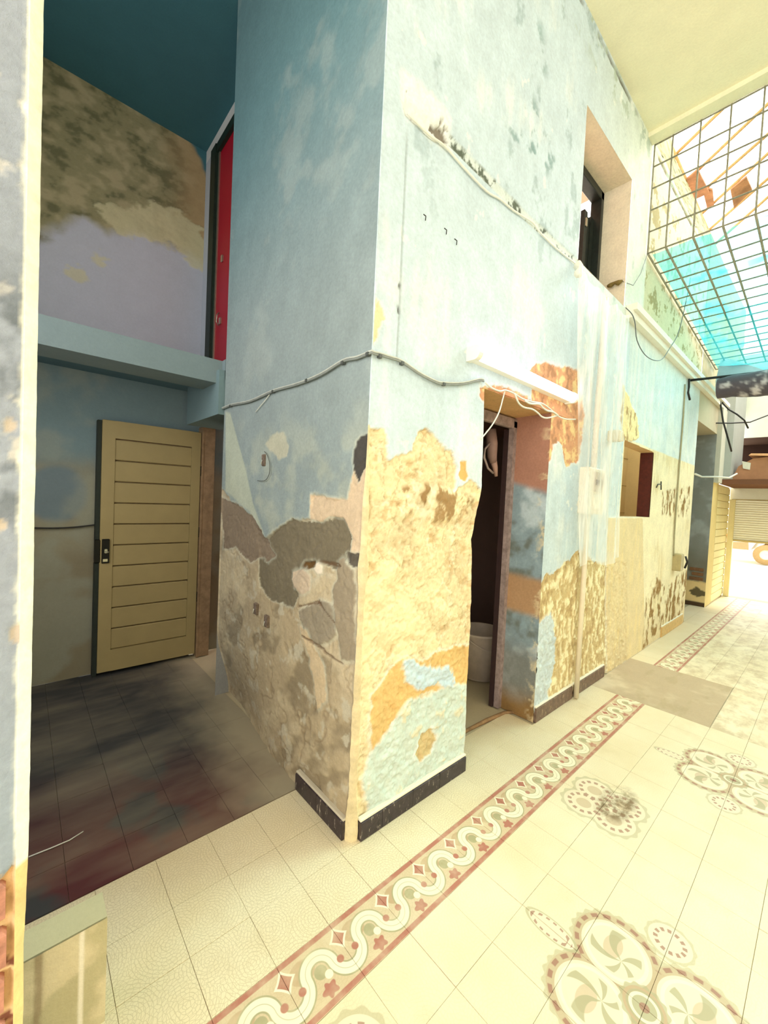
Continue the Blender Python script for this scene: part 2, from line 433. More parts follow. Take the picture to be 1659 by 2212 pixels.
# window reveals (0.42 deep)
RV = lin((222, 214, 192)); WD = 1.56
ex.quad([(WX1, WY, WZ0), (WX1, WY, WZ1), (WX1, WD, WZ1), (WX1, WD, WZ0)], RV)
ex.quad([(WX0, WY, WZ1), (WX0, WD, WZ1), (WX1, WD, WZ1), (WX1, WY, WZ1)], RV)
ex.quad([(WX0, WY, WZ0), (WX1, WY, WZ0), (WX1, WD, WZ0), (WX0, WD, WZ0)], RV)
ex.quad([(WX0, WY, WZ0), (WX0, WD, WZ0), (WX0, WD, WZ1), (WX0, WY, WZ1)], RV)
# hatch reveals
HC = lin((222, 184, 138)); HD = 1.43
ex.quad([(HX0, WY, HZ1), (HX0, HD, HZ1), (HX1, HD, HZ1-.014), (HX1, WY, HZ1-.014)], HC)
ex.quad([(HX0, WY, HZ0), (HX1, WY, HZ0), (HX1, HD, HZ0), (HX0, HD, HZ0)], CREAM)
ex.quad([(HX0, WY, HZ0), (HX0, HD, HZ0), (HX0, HD, HZ1), (HX0, WY, HZ1)], CREAM)
# far end of the wall at x=6.82
ex.quad([(6.82, WY, 0), (6.82, 1.62, 0), (6.82, 1.62, 4.95), (6.82, WY, 4.95)], CREAM)
wall_right = sheet('wall_right', us, vz, pos_front, fn_front, (0, -1, 0), PL, hole=hole_front, extra=ex)
tag(wall_right, 'long blue and cream peeling plaster wall with doorway, high window and hatch', kind='structure')

# pier: left face x=1.07, arris and door-side face
PXF = 1.07; PYB = 2.95
GPX = lambda pts: gp(pts, 'x', PXF)
Q = dict(
 low=GPX([(400, 1030), (487, 1062), (500, 1082), (522, 1095), (545, 1112), (558, 1145), (572, 1160), (600, 1148), (630, 1128), (672, 1122), (672, 1070), (755, 1082), (768, 1010), (790, 990), (830, 940), (830, 1900), (700, 1900), (300, 1500)]),
 grey=GPX([(553, 1158), (575, 1162), (635, 1125), (690, 1132), (720, 1118), (745, 1122), (762, 1155), (757, 1215), (722, 1240), (690, 1215), (660, 1228), (632, 1260), (645, 1300), (620, 1315), (585, 1300), (560, 1270)]),
 grey2=GPX([(478, 1075), (500, 1082), (545, 1115), (575, 1165), (590, 1200), (540, 1215), (505, 1180), (478, 1185)]),
 pink=GPX([(673, 1068), (755, 1080), (768, 1010), (790, 985), (815, 1000), (800, 1200), (762, 1212), (764, 1155), (745, 1120), (715, 1115), (695, 1128), (673, 1122)]),
 dark=GPX([(767, 952), (780, 943), (815, 938), (815, 1000), (790, 1010), (778, 1035), (768, 1010), (762, 985)]),
 dark2=GPX([(750, 1200), (765, 1195), (800, 1205), (800, 1235), (765, 1232), (752, 1222)]),
 cem=GPX([(650, 1325), (690, 1300), (728, 1320), (735, 1345), (728, 1380), (700, 1400), (665, 1375)]),
 cem2=GPX([(728, 1225), (745, 1215), (765, 1240), (775, 1300), (768, 1420), (740, 1430), (730, 1350), (722, 1280)]),
 pale=GPX([(487, 888), (497, 892), (530, 1010), (548, 1090), (572, 1155), (552, 1140), (540, 1105), (515, 1085), (500, 1070), (487, 1060)]),
 hole=GPX([(678, 1222), (690, 1216), (700, 1225), (698, 1240), (688, 1243), (682, 1235)]),
 brow=GPX([(655, 1215), (680, 1212), (684, 1226), (665, 1232), (645, 1230)]),
 pl1=GPX([(630, 1240), (655, 1232), (672, 1245), (668, 1280), (652, 1295), (636, 1278)]),
 streak=GPX([(645, 1345), (668, 1362), (700, 1440), (705, 1520), (688, 1540), (680, 1470), (665, 1410)]),
 blob=GPX([(592, 935), (612, 932), (624, 960), (622, 985), (602, 992), (590, 975), (572, 962)]),
)
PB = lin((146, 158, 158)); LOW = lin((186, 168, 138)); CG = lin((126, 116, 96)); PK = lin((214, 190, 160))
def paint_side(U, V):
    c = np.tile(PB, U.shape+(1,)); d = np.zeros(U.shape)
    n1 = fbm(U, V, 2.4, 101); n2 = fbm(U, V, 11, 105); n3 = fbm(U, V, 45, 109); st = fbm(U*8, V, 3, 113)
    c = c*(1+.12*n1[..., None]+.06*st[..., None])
    c = mixc(c, sst(2.2, 4.0, V)*.75, lin((84, 130, 138)))  # shade high on the face painted in as darker teal
    c = mixc(c, sst(.1, .3, n1+.4*n2)*.3, lin((170, 178, 172)))
    c = mixc(c, sst(.02, .25, fbm(U, V, 5, 120))*sst(2.1, 1.6, V)*.5, lin((186, 190, 172)))
    d += .004*n1+.001*n2
    WP = warp(U, V, .032, 3)
    def lay(k, colr, depth, amp=.05, w=.009, rough=0, fac=1, blur=1):
        nonlocal c, d
        sd = polysd(Q[k], *(WP if amp > .01 else (U, V)))+amp*.6*(n2*1.2+n3*.5); m = sst(-w/2, w/2, sd)*fac
        rim = sst(-w*2.5, 0, sd)*(1-sst(0, w, sd)); c = mixc(c, rim*.45*fac*(w < .02), lin((206, 208, 190)))
        c = mixc(c, m, colr); d -= m*depth
        if rough: d += m*rough*(n2+n3*.6)
        return m
    lay('pale', lin((190, 196, 176)), 0, .01, .02, fac=.8)
    lay('blob', lin((196, 192, 168)), 0, .02, .02, fac=.8)
    ml = lay('low', LOW, .008, .03, .008, .008)
    c = mixc(c, ml*sst(.02, .2, n1+.5*n2)*.7, lin((206, 190, 160)))
    f = fbm(U*.7+V*.5, V*.8, 6, 130)
    c = mixc(c, ml*sst(.05, .2, f)*.75, lin((140, 126, 102))); d -= ml*sst(.05, .2, f)*.005
    c = mixc(c, ml*sst(.1, .2, fbm(U, V, 14, 133))*.7, lin((206, 198, 176)))
    c = mixc(c, ml*sst(2.0, 2.9, U)*.35, lin((150, 144, 130)))
    rd_ = ridge(U, V, 5, 411, .03); c = mixc(c, ml*rd_*.4, lin((128, 106, 78))); d -= ml*rd_*.004
    f = fbm(U*.8+V*.5, V*.9-U*.3, 4, 137); c = mixc(c, ml*sst(.03, .2, f)*.6, lin((212, 196, 164)))
    lay('grey', CG, .006, .025, .006, .004); lay('grey2', lin((140, 124, 106)), .005, .02, .008, .004)
    m = lay('pink', PK, -.004, .008, .006); lay('cem', lin((158, 146, 126)), -.006, .02); lay('cem2', lin((160, 146, 124)), -.004, .02, .01)
    lay('dark', lin((78, 74, 70)), .004, .015, .006, .004); lay('dark2', lin((100, 92, 82)), .006, .015, .008, .006)
    lay('brow', lin((110, 82, 48)), .012, .01, .008); lay('pl1', lin((204, 184, 160)), -.004, .02)
    lay('hole', lin((240, 226, 205)), -.003, .004); lay('streak', lin((212, 190, 156)), -.002, .015)
    # cracks
    for i, pts in enumerate(([(643, 1312), (690, 1302), (728, 1350)], [(690, 1215), (740, 1225)], [(700, 1410), (745, 1440)], [(652, 1376), (700, 1405)])):
        pp = gp(pts, 'x', PXF)
        for a, b in zip(pp[:-1], pp[1:]):
            sd = -polysd([a, b, b], U, V)+.02*n2
            m = sst(.007, .002, np.abs(sd)); c = mixc(c, m*.8, lin((110, 84, 60))); d -= m*.006
    c = mixc(c, sst(.3, .05, V)*.25, lin((150, 128, 98)))
    return np.clip(c, .01, .95), d
def pos_side(U, V):
    e0 = erosion(V); t = (U-WY)/(PYB-WY)
    base = sst(.5, 0, V)*.10*sst(1.9, 2.9, U)     # plaster spreads at the foot of the wall
    return np.stack([PXF+base, WY+e0+t*(PYB-WY-e0), V], -1)
def fn_side(U, V):
    c, d = paint_side(U, V); return c, d*sst(0, .015, U-WY)*sst(0, .01, PYB-U)
ex = MB()
zz = np.concatenate([np.linspace(0, 2.3, 300), np.linspace(2.31, 4.95, 160)])
e0 = erosion(zz)
A0 = np.stack([PXF+0*e0, WY+e0, zz], -1); B0 = np.stack([PXF+e0, WY+.004+0*e0, zz], -1); n3_ = fbm(zz, zz*0, 30, 8)*.3+.0
mid = (A0+B0)/2 + np.stack([(-.25+n3_)*e0, (-.25+n3_)*e0, 0*e0], -1)
cA = np.where(zz[:, None] < 1.78+.02, CREAM*.9, BLUE)*(1+.4*fbm(zz, zz*0, 25, 5)[:, None])
vv = np.vstack([A0, mid, B0]); k = len(zz)
ex.add(vv, [(a*k+i, (a+1)*k+i, (a+1)*k+i+1, a*k+i+1) for a in (0, 1) for i in range(k-1)], np.clip(np.vstack([cA, cA, cA]), 0, .95), True)
# door-side face of the pier and its back
dz = door_edge(zz[zz < 2.2]); zd = zz[zz < 2.2]; k = len(zd)
vv = np.vstack([np.stack([dz, WY+0*zd, zd], -1), np.stack([dz*0+1.87, 1.6+0*zd, zd], -1)])
ex.add(vv, [(i, k+i, k+i+1, i+1) for i in range(k-1)], CREAM*.8, True)
ex.quad([(PXF+.0, PYB, 0), (PXF, PYB, 4.95), (1.6, PYB, 4.95), (1.6, PYB, 0)], lin((150, 150, 150)))
ysd = np.linspace(WY, PYB, 206)
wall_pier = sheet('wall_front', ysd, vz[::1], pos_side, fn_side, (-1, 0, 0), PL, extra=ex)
tag(wall_pier, 'shaded side of the blue pier with worn brown plaster below', kind='structure')

# right reveal of the doorway
def paint_reveal(U, V):   # U = y
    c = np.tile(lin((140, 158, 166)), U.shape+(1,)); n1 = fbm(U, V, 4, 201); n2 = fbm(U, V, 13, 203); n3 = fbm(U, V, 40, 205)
    c = mixc(c, sst(.0, .2, n1+.4*n2), lin((184, 198, 204))); c = mixc(c, sst(-.02, -.2, n1+.3*n2), lin((112, 118, 112)))
    m = sst(1.60, 1.66, V+.06*n1+.25*(1.45-U)); c = mixc(c, m, lin((176, 128, 108)))
    m = sst(.06, .0, np.abs(V-.86+.05*n1)-.1); c = mixc(c, m, lin((178, 140, 104)))
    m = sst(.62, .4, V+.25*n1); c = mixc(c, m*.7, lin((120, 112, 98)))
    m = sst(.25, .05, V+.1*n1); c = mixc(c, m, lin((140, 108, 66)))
    m = sst(.1, .02, U-WY+.25*n2)*sst(.1, .2, n2+.2*n3+.1); c = mixc(c, m*.7, CREAM)
    return np.clip(c, .01, .9), .006*n1+.003*n2+.002*n3
wr = sheet('wall_inner', np.linspace(WY, 1.62, 40), np.linspace(0, DZ+.05, 260), lambda U, V: np.stack([DX1+0*U, U, V], -1),
           lambda U, V: (lambda r: (r[0], r[1]*sst(0, .01, U-WY)))(paint_reveal(U, V)), (-1, 0, 0), PL)
wr['kind'] = 'structure'; wr['label'] = 'blue and rusty reveal on the right of the dark doorway'

# ------------------------------------------------------------------ upper wall beyond the slab, and wall beyond 6.82
def paint_up(U, V):
    c = np.tile(lin((172, 166, 130)), U.shape+(1,)); n1 = fbm(U, V, 3, 301); n2 = fbm(U, V, 12, 303)
    c = mixc(c, sst(.1, .2, n2)*.5, lin((190, 180, 130))); c = mixc(c, sst(.0, .3, n1)*.3, lin((214, 226, 214)))
    return np.clip(c, .01, .95), .004*n1+.006*sst(.12, .2, n2)
def top_up(u): return np.interp(u, [4.28, 4.7, 4.95, 5.8, 7, 10], [5.6, 5.4, 5.15, 5.2, 5.2, 5.3])
wu = sheet('wall_upper', np.linspace(4.28, 10, 200), np.linspace(0, 1, 60),
           lambda U, V: np.stack([U, WY+0*U, np.where(U < 6.82, 4.94, 3.28)+V*(top_up(U)-np.where(U < 6.82, 4.94, 3.28))], -1),
           lambda U, V: paint_up(U, 3+2*V), (0, -1, 0), PLS)
tag(wu, 'cream boundary wall rising beside the open skylight', kind='structure')
m = MB()
CR = lin((232, 214, 160)); GG = lin((112, 114, 108))
# lintel over the passage opening at the far end
m.box((6.82, WY, 2.76), (8.15, 1.62, 3.28), lin((196, 186, 158)))
m.quad([(6.82, WY+.004, 2.755), (6.82, 1.62, 2.755), (8.15, 1.62, 2.9), (8.15, WY+.004, 2.9)], lin((204, 196, 160)))
m.build('wall_lintel', PLS)['kind'] = 'structure'
def paint_col(U, V):
    c = np.tile(lin((134, 136, 130)), U.shape+(1,)); n1 = fbm(U, V, 4, 401); n2 = fbm(U, V, 14, 403)
    c = mixc(c, sst(.0, .25, n1)*.6, lin((170, 176, 174))); c = mixc(c, sst(1.1, .4, V+.3*n1)*.75, lin((104, 94, 66)))
    c = mixc(c, sst(.42, .38, V+.05*n2), lin((224, 196, 140)))
    m = sst(.1, .08, np.hypot((U-1.43)*1.0, (V-.22)*1.1)+.12*n2+.1*n1); c = mixc(c, m, lin((104, 92, 66)))
    m = sst(.08, .06, V); c = mixc(c, m, lin((80, 62, 44)))
    return np.clip(c, .01, .9), .003*n1
sheet('wall_column', np.linspace(1.31, 1.66, 40), np.linspace(0, 2.95, 240), lambda U, V: np.stack([8.15+0*U, U, V], -1), paint_col, (-1, 0, 0), PLS)['kind'] = 'structure'
m = MB()
m.box((8.152, WY, 0), (8.6, 1.9, 3.28), lin((226, 204, 140)))
m.box((8.152, 1.25, 2.0), (8.5, 1.31, 3.17), lin((206, 204, 186)))       # pilaster above the lintel
m.box((8.5, 1.16, 2.05), (9.6, 1.31, 3.9), lin((168, 172, 164)))
m.box((6.85, 1.62, 0), (8.15, 1.66, 3.28), lin((70, 60, 48)))
m.build('wall_far', PLS)['kind'] = 'structure'
# slatted side of the street doorway: planks
side = empty('wall_street', (8.6, WY, 0)); side['kind'] = 'structure'
pk = MB().box((8.6, WY+.012, 0), (9.72, 1.5, 2.0), CR).build('panel', PLS); reparent(side, pk)
pmesh = None
for i in range(16):
    z = .03+i*.122
    if pmesh is None:
        o = MB().box((0, 0, 0), (1.1, .014, .112), lin((240, 226, 168)), bev=.004).build('plank', PLS); pmesh = o.data
    else:
        o = bpy.data.objects.new('plank', pmesh); col.objects.link(o)
    o.location = (8.61, WY-.002, z); o.parent = side; o.matrix_parent_inverse = Matrix.Translation(-Vector(side.location))
# end wall above the street door
m = MB(); 
m.box((9.75, -3, 2.9), (9.95, 1.31, 4.4), lin((222, 228, 208)))
m.box((10.6, -3, 2.0), (10.7, 1.31, 3.0), lin((50, 34, 28)))
m.box((9.75, -3, 2.88), (10.6, 1.31, 2.9), lin((80, 60, 50)))
m.box((9.75, -3, 1.78), (9.9, 1.31, 2.02), lin((236, 236, 224)))
m.box((9.75, -3, 0), (9.95, -1.6, 2.0), CR)
m.build('wall_end', PLS)['kind'] = 'structure'
m = MB(); m.box((8.45, -3, 1.99), (10.6, 1.27, 2.07), lin((122, 84, 62))); o = m.build('trim_4', PLS); o['kind'] = 'structure'
# opposite wall and wall behind the camera side
m = MB(); OW = lin((226, 220, 196))
m.box((-3, -3.2, 0), (10, -3.0, 4.2), OW); m.build('wall_opposite', PLS)['kind'] = 'structure'  # unseen wall kept short so sky enters over it

# ------------------------------------------------------------------ ceiling
def paint_ceil(U, V):
    c = np.tile(lin((240, 234, 202)), U.shape+(1,)); n1 = fbm(U, V, 1.6, 501); n2 = fbm(U, V, 9, 503)
    c = c*(1+.06*n1[..., None]); return np.clip(c, 0, .95), .002*n1
ex = MB()
ex.box((4.16, -3, 4.86), (4.28, WY, 4.9), lin((238, 232, 200)))
ex.box((4.2, -3, 4.9), (4.28, WY, 5.1), lin((238, 232, 200)))
ce = sheet('ceiling', np.linspace(-3, 4.2, 80), np.linspace(-3, 1.32, 50), lambda U, V: np.stack([U, V, 4.9+0*U], -1), paint_ceil, (0, 0, -1), PLS, extra=ex)
ce['kind'] = 'structure'
TEAL = lin((66, 112, 122))
m = MB(); m.box((-1.2, 1.3, 4.9), (1.8, 4.6, 5.0), TEAL); m.build('ceiling_recess', PLS)['kind'] = 'structure'

# ------------------------------------------------------------------ recess: walls, mezzanine
RY = 3.86
def paint_back(U, V):
    n1 = fbm(U, V, 2.2, 601); n2 = fbm(U, V, 8, 603); st = fbm(U, V*3, 2, 605)
    c = np.tile(lin((122, 142, 148)), U.shape+(1,))
    m = sst(1.78, 1.55, V+.22*n1); c = mixc(c, m, lin((150, 144, 124)))
    m = sst(.1, .04, np.hypot(U-.2, (V-1.42)*.9)-.12+.06*n1); c = mixc(c, m, lin((118, 132, 140)))
    m = sst(1.05, .9, V+.25*n1); c = mixc(c, m*.6, lin((134, 122, 100)))
    c = mixc(c, sst(.0, .2, n1+.3*n2)*.5, lin((156, 160, 148)))
    return np.clip(c, .01, .9), .004*n1+.002*n2
wb = sheet('wall_back', np.linspace(-1.2, 1.42, 130), np.linspace(0, 2.42, 130), lambda U, V: np.stack([U, RY+0*U, V], -1), paint_back, (0, -1, 0), PLS); wb['kind'] = 'structure'
MY = 4.42; MZ = 2.44
mold = gp([(93, 490), (180, 455), (230, 500), (300, 490), (370, 530), (440, 560), (470, 300), (430, 200), (60, 50), (60, 500)], 'y', MY)
flk = gp([(215, 450), (300, 440), (400, 470), (450, 520), (450, 600), (390, 540), (320, 520), (250, 510)], 'y', MY)
spt = gp([(120, 590), (140, 560), (180, 575), (220, 545), (245, 560), (235, 610), (190, 600), (145, 610)], 'y', MY)
teal = gp([(40, 40), (93, 95), (130, 130), (200, 155), (240, 190), (300, 235), (330, 262), (375, 265), (420, 320), (445, 380), (470, 380), (470, 200), (300, -100)], 'y', MY)
def paint_mezz(U, V):
    n1 = fbm(U, V, 2.5, 701); n2 = fbm(U*.8+V*.5, V*1.2-U*.4, 9, 703); n3 = fbm(U, V, 30, 705)
    c = np.tile(lin((190, 192, 204)), U.shape+(1,)); d = .003*n1
    sd = polysd(mold, *warp(U, V, .03, 5))+.16*n1+.1*n2; m = sst(-.08, .04, sd); c = mixc(c, m, lin((148, 142, 108)))
    c = mixc(c, m*sst(.02, .2, n2+.2*n3), lin((112, 110, 82))); c = mixc(c, m*sst(-.02, -.2, n2)*.8, lin((176, 164, 130)))
    c = mixc(c, m*sst(.9, 1.3, U+.3*n1)*sst(3.4, 3.7, V)*.8, lin((182, 152, 112)))
    sd = polysd(flk, *warp(U, V, .03, 5))+.2*n2+.05*n3; mm = sst(-.02, .02, sd); c = mixc(c, mm*.8, lin((206, 198, 160))); d += mm*(.004+.02*n2)
    sd = polysd(spt, *warp(U, V, .03, 5))+.2*n2; mm = sst(-.02, .03, sd)*sst(-.08, .05, n2); c = mixc(c, mm*.8, lin((206, 200, 168)))
    sd = polysd(teal, U, V)+.04*n2+.05*n1; mm = sst(-.02, .03, sd); c = mixc(c, mm, TEAL)
    return np.clip(c, .01, .9), d
o = sheet('wall_mezzanine', np.linspace(-1.2, 1.40, 220), np.linspace(MZ-.02, 4.92, 210), lambda U, V: np.stack([U, MY+0*U, V], -1), paint_mezz, (0, -1, 0), PLS); o['kind'] = 'structure'
# side wall of the mezzanine with the red door, and the rest of the recess shell
RX = 1.34
m = MB(); LIL = lin((190, 196, 206))
m.box((RX, 4.2, MZ), (RX+.15, MY, 4.78), LIL); m.box((RX, 2.96, 4.78), (RX+.15, MY, 4.9), lin((220, 220, 220)))
m.box((RX, 2.96, MZ), (RX+.15, 3.25, 4.78), LIL)
m.build('wall_side', PLS)['kind'] = 'structure'
beam = MB(); BM = lin((130, 146, 150))
beam.box((-1.2, 3.02, 2.275), (1.07, 3.3, MZ), BM); beam.box((-1.2, 3.3, 2.36), (1.5, MY, MZ-.001), lin((96, 124, 136)))
beam.box((1.07, 2.96, 2.30), (1.5, 3.3, MZ), BM)
beam.box((1.03, 2.96, 2.045), (1.32, 3.70, 2.36), lin((118, 140, 144)))
beam.build('trim_2', PLS)['kind'] = 'structure'
m = MB()
LC = lin((150, 160, 160)); m.box((-1.3, 1.1, 0), (-1.2, 4.5, 1.6), LC); m.box((-1.3, 1.1, 3.9), (-1.2, 4.5, 4.9), LC); m.box((-1.3, 2.9, 1.6), (-1.2, 4.5, 3.9), LC); m.build('wall_left', PLS)['kind'] = 'structure'  # opening added in this unseen wall to light the recess

# rooms behind the bright wall
m = MB(); DK = lin((130, 104, 96))
m.box((1.6, 3.4, 0), (4.05, 3.5, 2.3), DK); m.box((4.0, 1.32, 0), (4.04, 3.5, 2.3), DK); m.box((1.5, 2.95, 0), (1.62, 3.5, 2.3), DK); m.box((1.5, 1.9, 2.25), (4.05, 3.5, 2.35), lin((150, 110, 96)))
m.box((1.6, 1.6, 2.16), (4.05, 1.95, 2.35), DK)
m.build('wall_store', PLS)['kind'] = 'structure'
m = MB(); PKR = lin((226, 180, 160))
m.box((2.6, 4.4, 2.9), (5.6, 4.5, 5.2), PKR); m.box((2.5, 1.8, 5.1), (4.9, 4.5, 5.2), lin((220, 190, 170))); m.box((2.5, 1.8, 2.8), (4.9, 4.5, 2.9), PKR); m.box((2.5, 1.8, 2.9), (2.6, 4.5, 5.2), PKR)
m.build('wall_bedroom', PLS)['kind'] = 'structure'
m = MB(); HB = lin((222, 200, 146))
m.box((4.06, 2.1, .6), (6.8, 2.2, 2.7), HB); m.box((4.055, 1.47, .6), (4.065, 2.1, 2.7), HB); m.box((4.06, 1.47, 2.6), (5.0, 2.2, 2.7), HB); m.box((6.7, 1.47, .6), (6.8, 2.2, 2.7), HB); m.box((4.06, 1.47, .6), (6.8, 2.2, .7), HB)
for z in (1.05, 1.45, 1.85, 2.25): m.box((4.06, 2.094, z), (6.7, 2.1, z+.008), lin((176, 150, 100)))
m.build('wall_hatch_room', PLS)['kind'] = 'structure'

# ------------------------------------------------------------------ left pillar
GP9 = lambda pts: gp(pts, 'y', .9)
brk = GP9([(-120, 1940), (0, 1900), (12, 1870), (30, 1850), (46, 1820), (60, 1815), (80, 1815), (80, 2300), (-120, 2300)])
def paint_pil(U, V):
    n1 = fbm(U, V, 5, 801); n2 = fbm(U, V, 22, 803); n3 = fbm(U, V, 70, 805)
    c = np.tile(lin((150, 156, 166)), U.shape+(1,)); d = .002*n1
    g = sst(1.30, 1.55, V)*sst(1.92, 1.72, V); m = g*sst(-.02, .16, n1+.5*n2); c = mixc(c, m*.85, lin((86, 92, 96)))
    m = g*sst(.08, .2, fbm(U, V, 30, 807)); c = mixc(c, m, lin((190, 186, 180)))
    c = mixc(c, sst(1.3, .9, V)*.3, lin((134, 152, 160)))
    c = mixc(c, sst(.2, .3, n2+.2*n3), lin((200, 196, 190))); d -= sst(.2, .3, n2+.2*n3)*.002
    ed = sst(-.006, .0, U+.008*n2+.004*n3)*sst(.82, .9, V); c = mixc(c, ed, lin((244, 241, 220)))  # pale rim carries the sunlit chamfer colour onto the face
    for px, r in (((40, 1365), .009), ((20, 920), .006), ((5, 1135), .005)):
        q = gp([px], 'y', .9)[0]; m = sst(r*1.4, r, np.hypot(U-q[0], (V-q[1])*.7)+.01*n2); c = mixc(c, m, lin((190, 176, 160))); d -= m*.003
    sd = polysd(brk, *warp(U, V, .03, 5))+.03*n2; m = sst(-.004, .004, sd)
    c = mixc(c, m, lin((226, 190, 140))); c = mixc(c, m*sst(-.05, .1, n1*.7+n2), lin((170, 104, 78))); c = mixc(c, m*sst(.1, .2, n2+.4*n3), lin((120, 74, 56)))
    d -= m*(.008-.02*n2)
    return np.clip(c, .01, .93), d
pl = sheet('wall_near', np.linspace(-.9, 0, 180), np.linspace(0, 4.9, 800), lambda U, V: np.stack([U, .9+0*U, V], -1),
           lambda U, V: (lambda r: (r[0], r[1]*sst(0, .004, -U)))(paint_pil(U, V)), (0, -1, 0), PL,
           extra=MB().box((-.9, .92, 0), (.0, 1.12, 4.9), lin((150, 156, 166))))
pl['kind'] = 'structure'; pl['label'] = 'grey painted pillar edge at the left, brick showing at its foot'
zc = np.linspace(0, 4.9, 600); jit = .0012*fbm(zc, zc*0, 22, 9)+.0006*fbm(zc, zc*0, 90, 9)
jit = jit - sst(.86, .7, zc)*(.004+.004*fbm(zc, zc*0, 18, 3))
ca_ = np.where(zc[:, None] > .84, lin((246, 243, 222)), lin((236, 200, 140)))*(1+.25*fbm(zc, zc*0, 30, 2)[:, None])  # sunlight on the chamfer is put into its pale colour
k = len(zc); vv = np.vstack([np.stack([0*zc, .9+0*zc, zc], -1), np.stack([.0165+jit, .914+0*zc, zc], -1), np.stack([.0168+jit, 1.12+0*zc, zc], -1)])
strip = MB(); strip.add(vv, [(a*k+i, (a+1)*k+i, (a+1)*k+i+1, a*k+i+1) for a in (0, 1) for i in range(k-1)], np.clip(np.vstack([ca_]*3), 0, .97), True)
o = strip.build('trim_1', PL); o['kind'] = 'structure'; o['label'] = 'worn edge of the near pillar, pale with painted-in sunlight'
# exposed bricks at the foot
brm = flat('old_brick', (176, 122, 100), .95, var=.3, scale=40, bst=.6)
random.seed(4)
for r in range(9):
    z = .10+r*.082
    for kx in range(2):
        x1 = -.012-kx*.215-(.1 if r % 2 else 0)
        x0 = x1-.2 if not (r % 2 and kx == 0) else x1-.2
        if kx == 0 and r % 2:
            b = MB().box((-.1, .893+random.uniform(-.002, .003), z), (-.010, .93, z+.066), bev=.006).build('brick', brm); b.parent = pl
        b = MB().box((x0, .893+random.uniform(-.003, .003), z), (x1, .93, z+.066+random.uniform(-.004, .003)), bev=.006).build('brick', brm); b.parent = pl

# low rendered block
def paint_blk(U, V):
    n1 = fbm(U, V, 9, 811); n2 = fbm(U, V, 30, 813)
    c = np.tile(lin((196, 184, 148)), U.shape+(1,)); c = mixc(c, sst(0, .2, n1), lin((222, 206, 172)))
    m = sst(.008, .004, np.abs(U-.135-.004*n2)+.12*np.maximum(0, .02-(.3-V))); c = mixc(c, m, lin((244, 232, 214)))
    m = sst(.012, .004, np.abs(U-.045-.015*n1)); c = mixc(c, m*.7, lin((150, 128, 100)))
    return np.clip(c, 0, .9), .002*n1
ex = MB(); ex.box((-.45, 1.29, 0), (.192, 1.38, .3), lin((186, 180, 146)))
o = sheet('masonry_block', np.linspace(-.45, .192, 120), np.linspace(0, .3, 50), lambda U, V: np.stack([U, 1.285+0*U, V], -1), paint_blk, (0, -1, 0), PLS, extra=ex)
tag(o, 'low plastered kerb block on the floor behind the near left pillar', 'kerb')

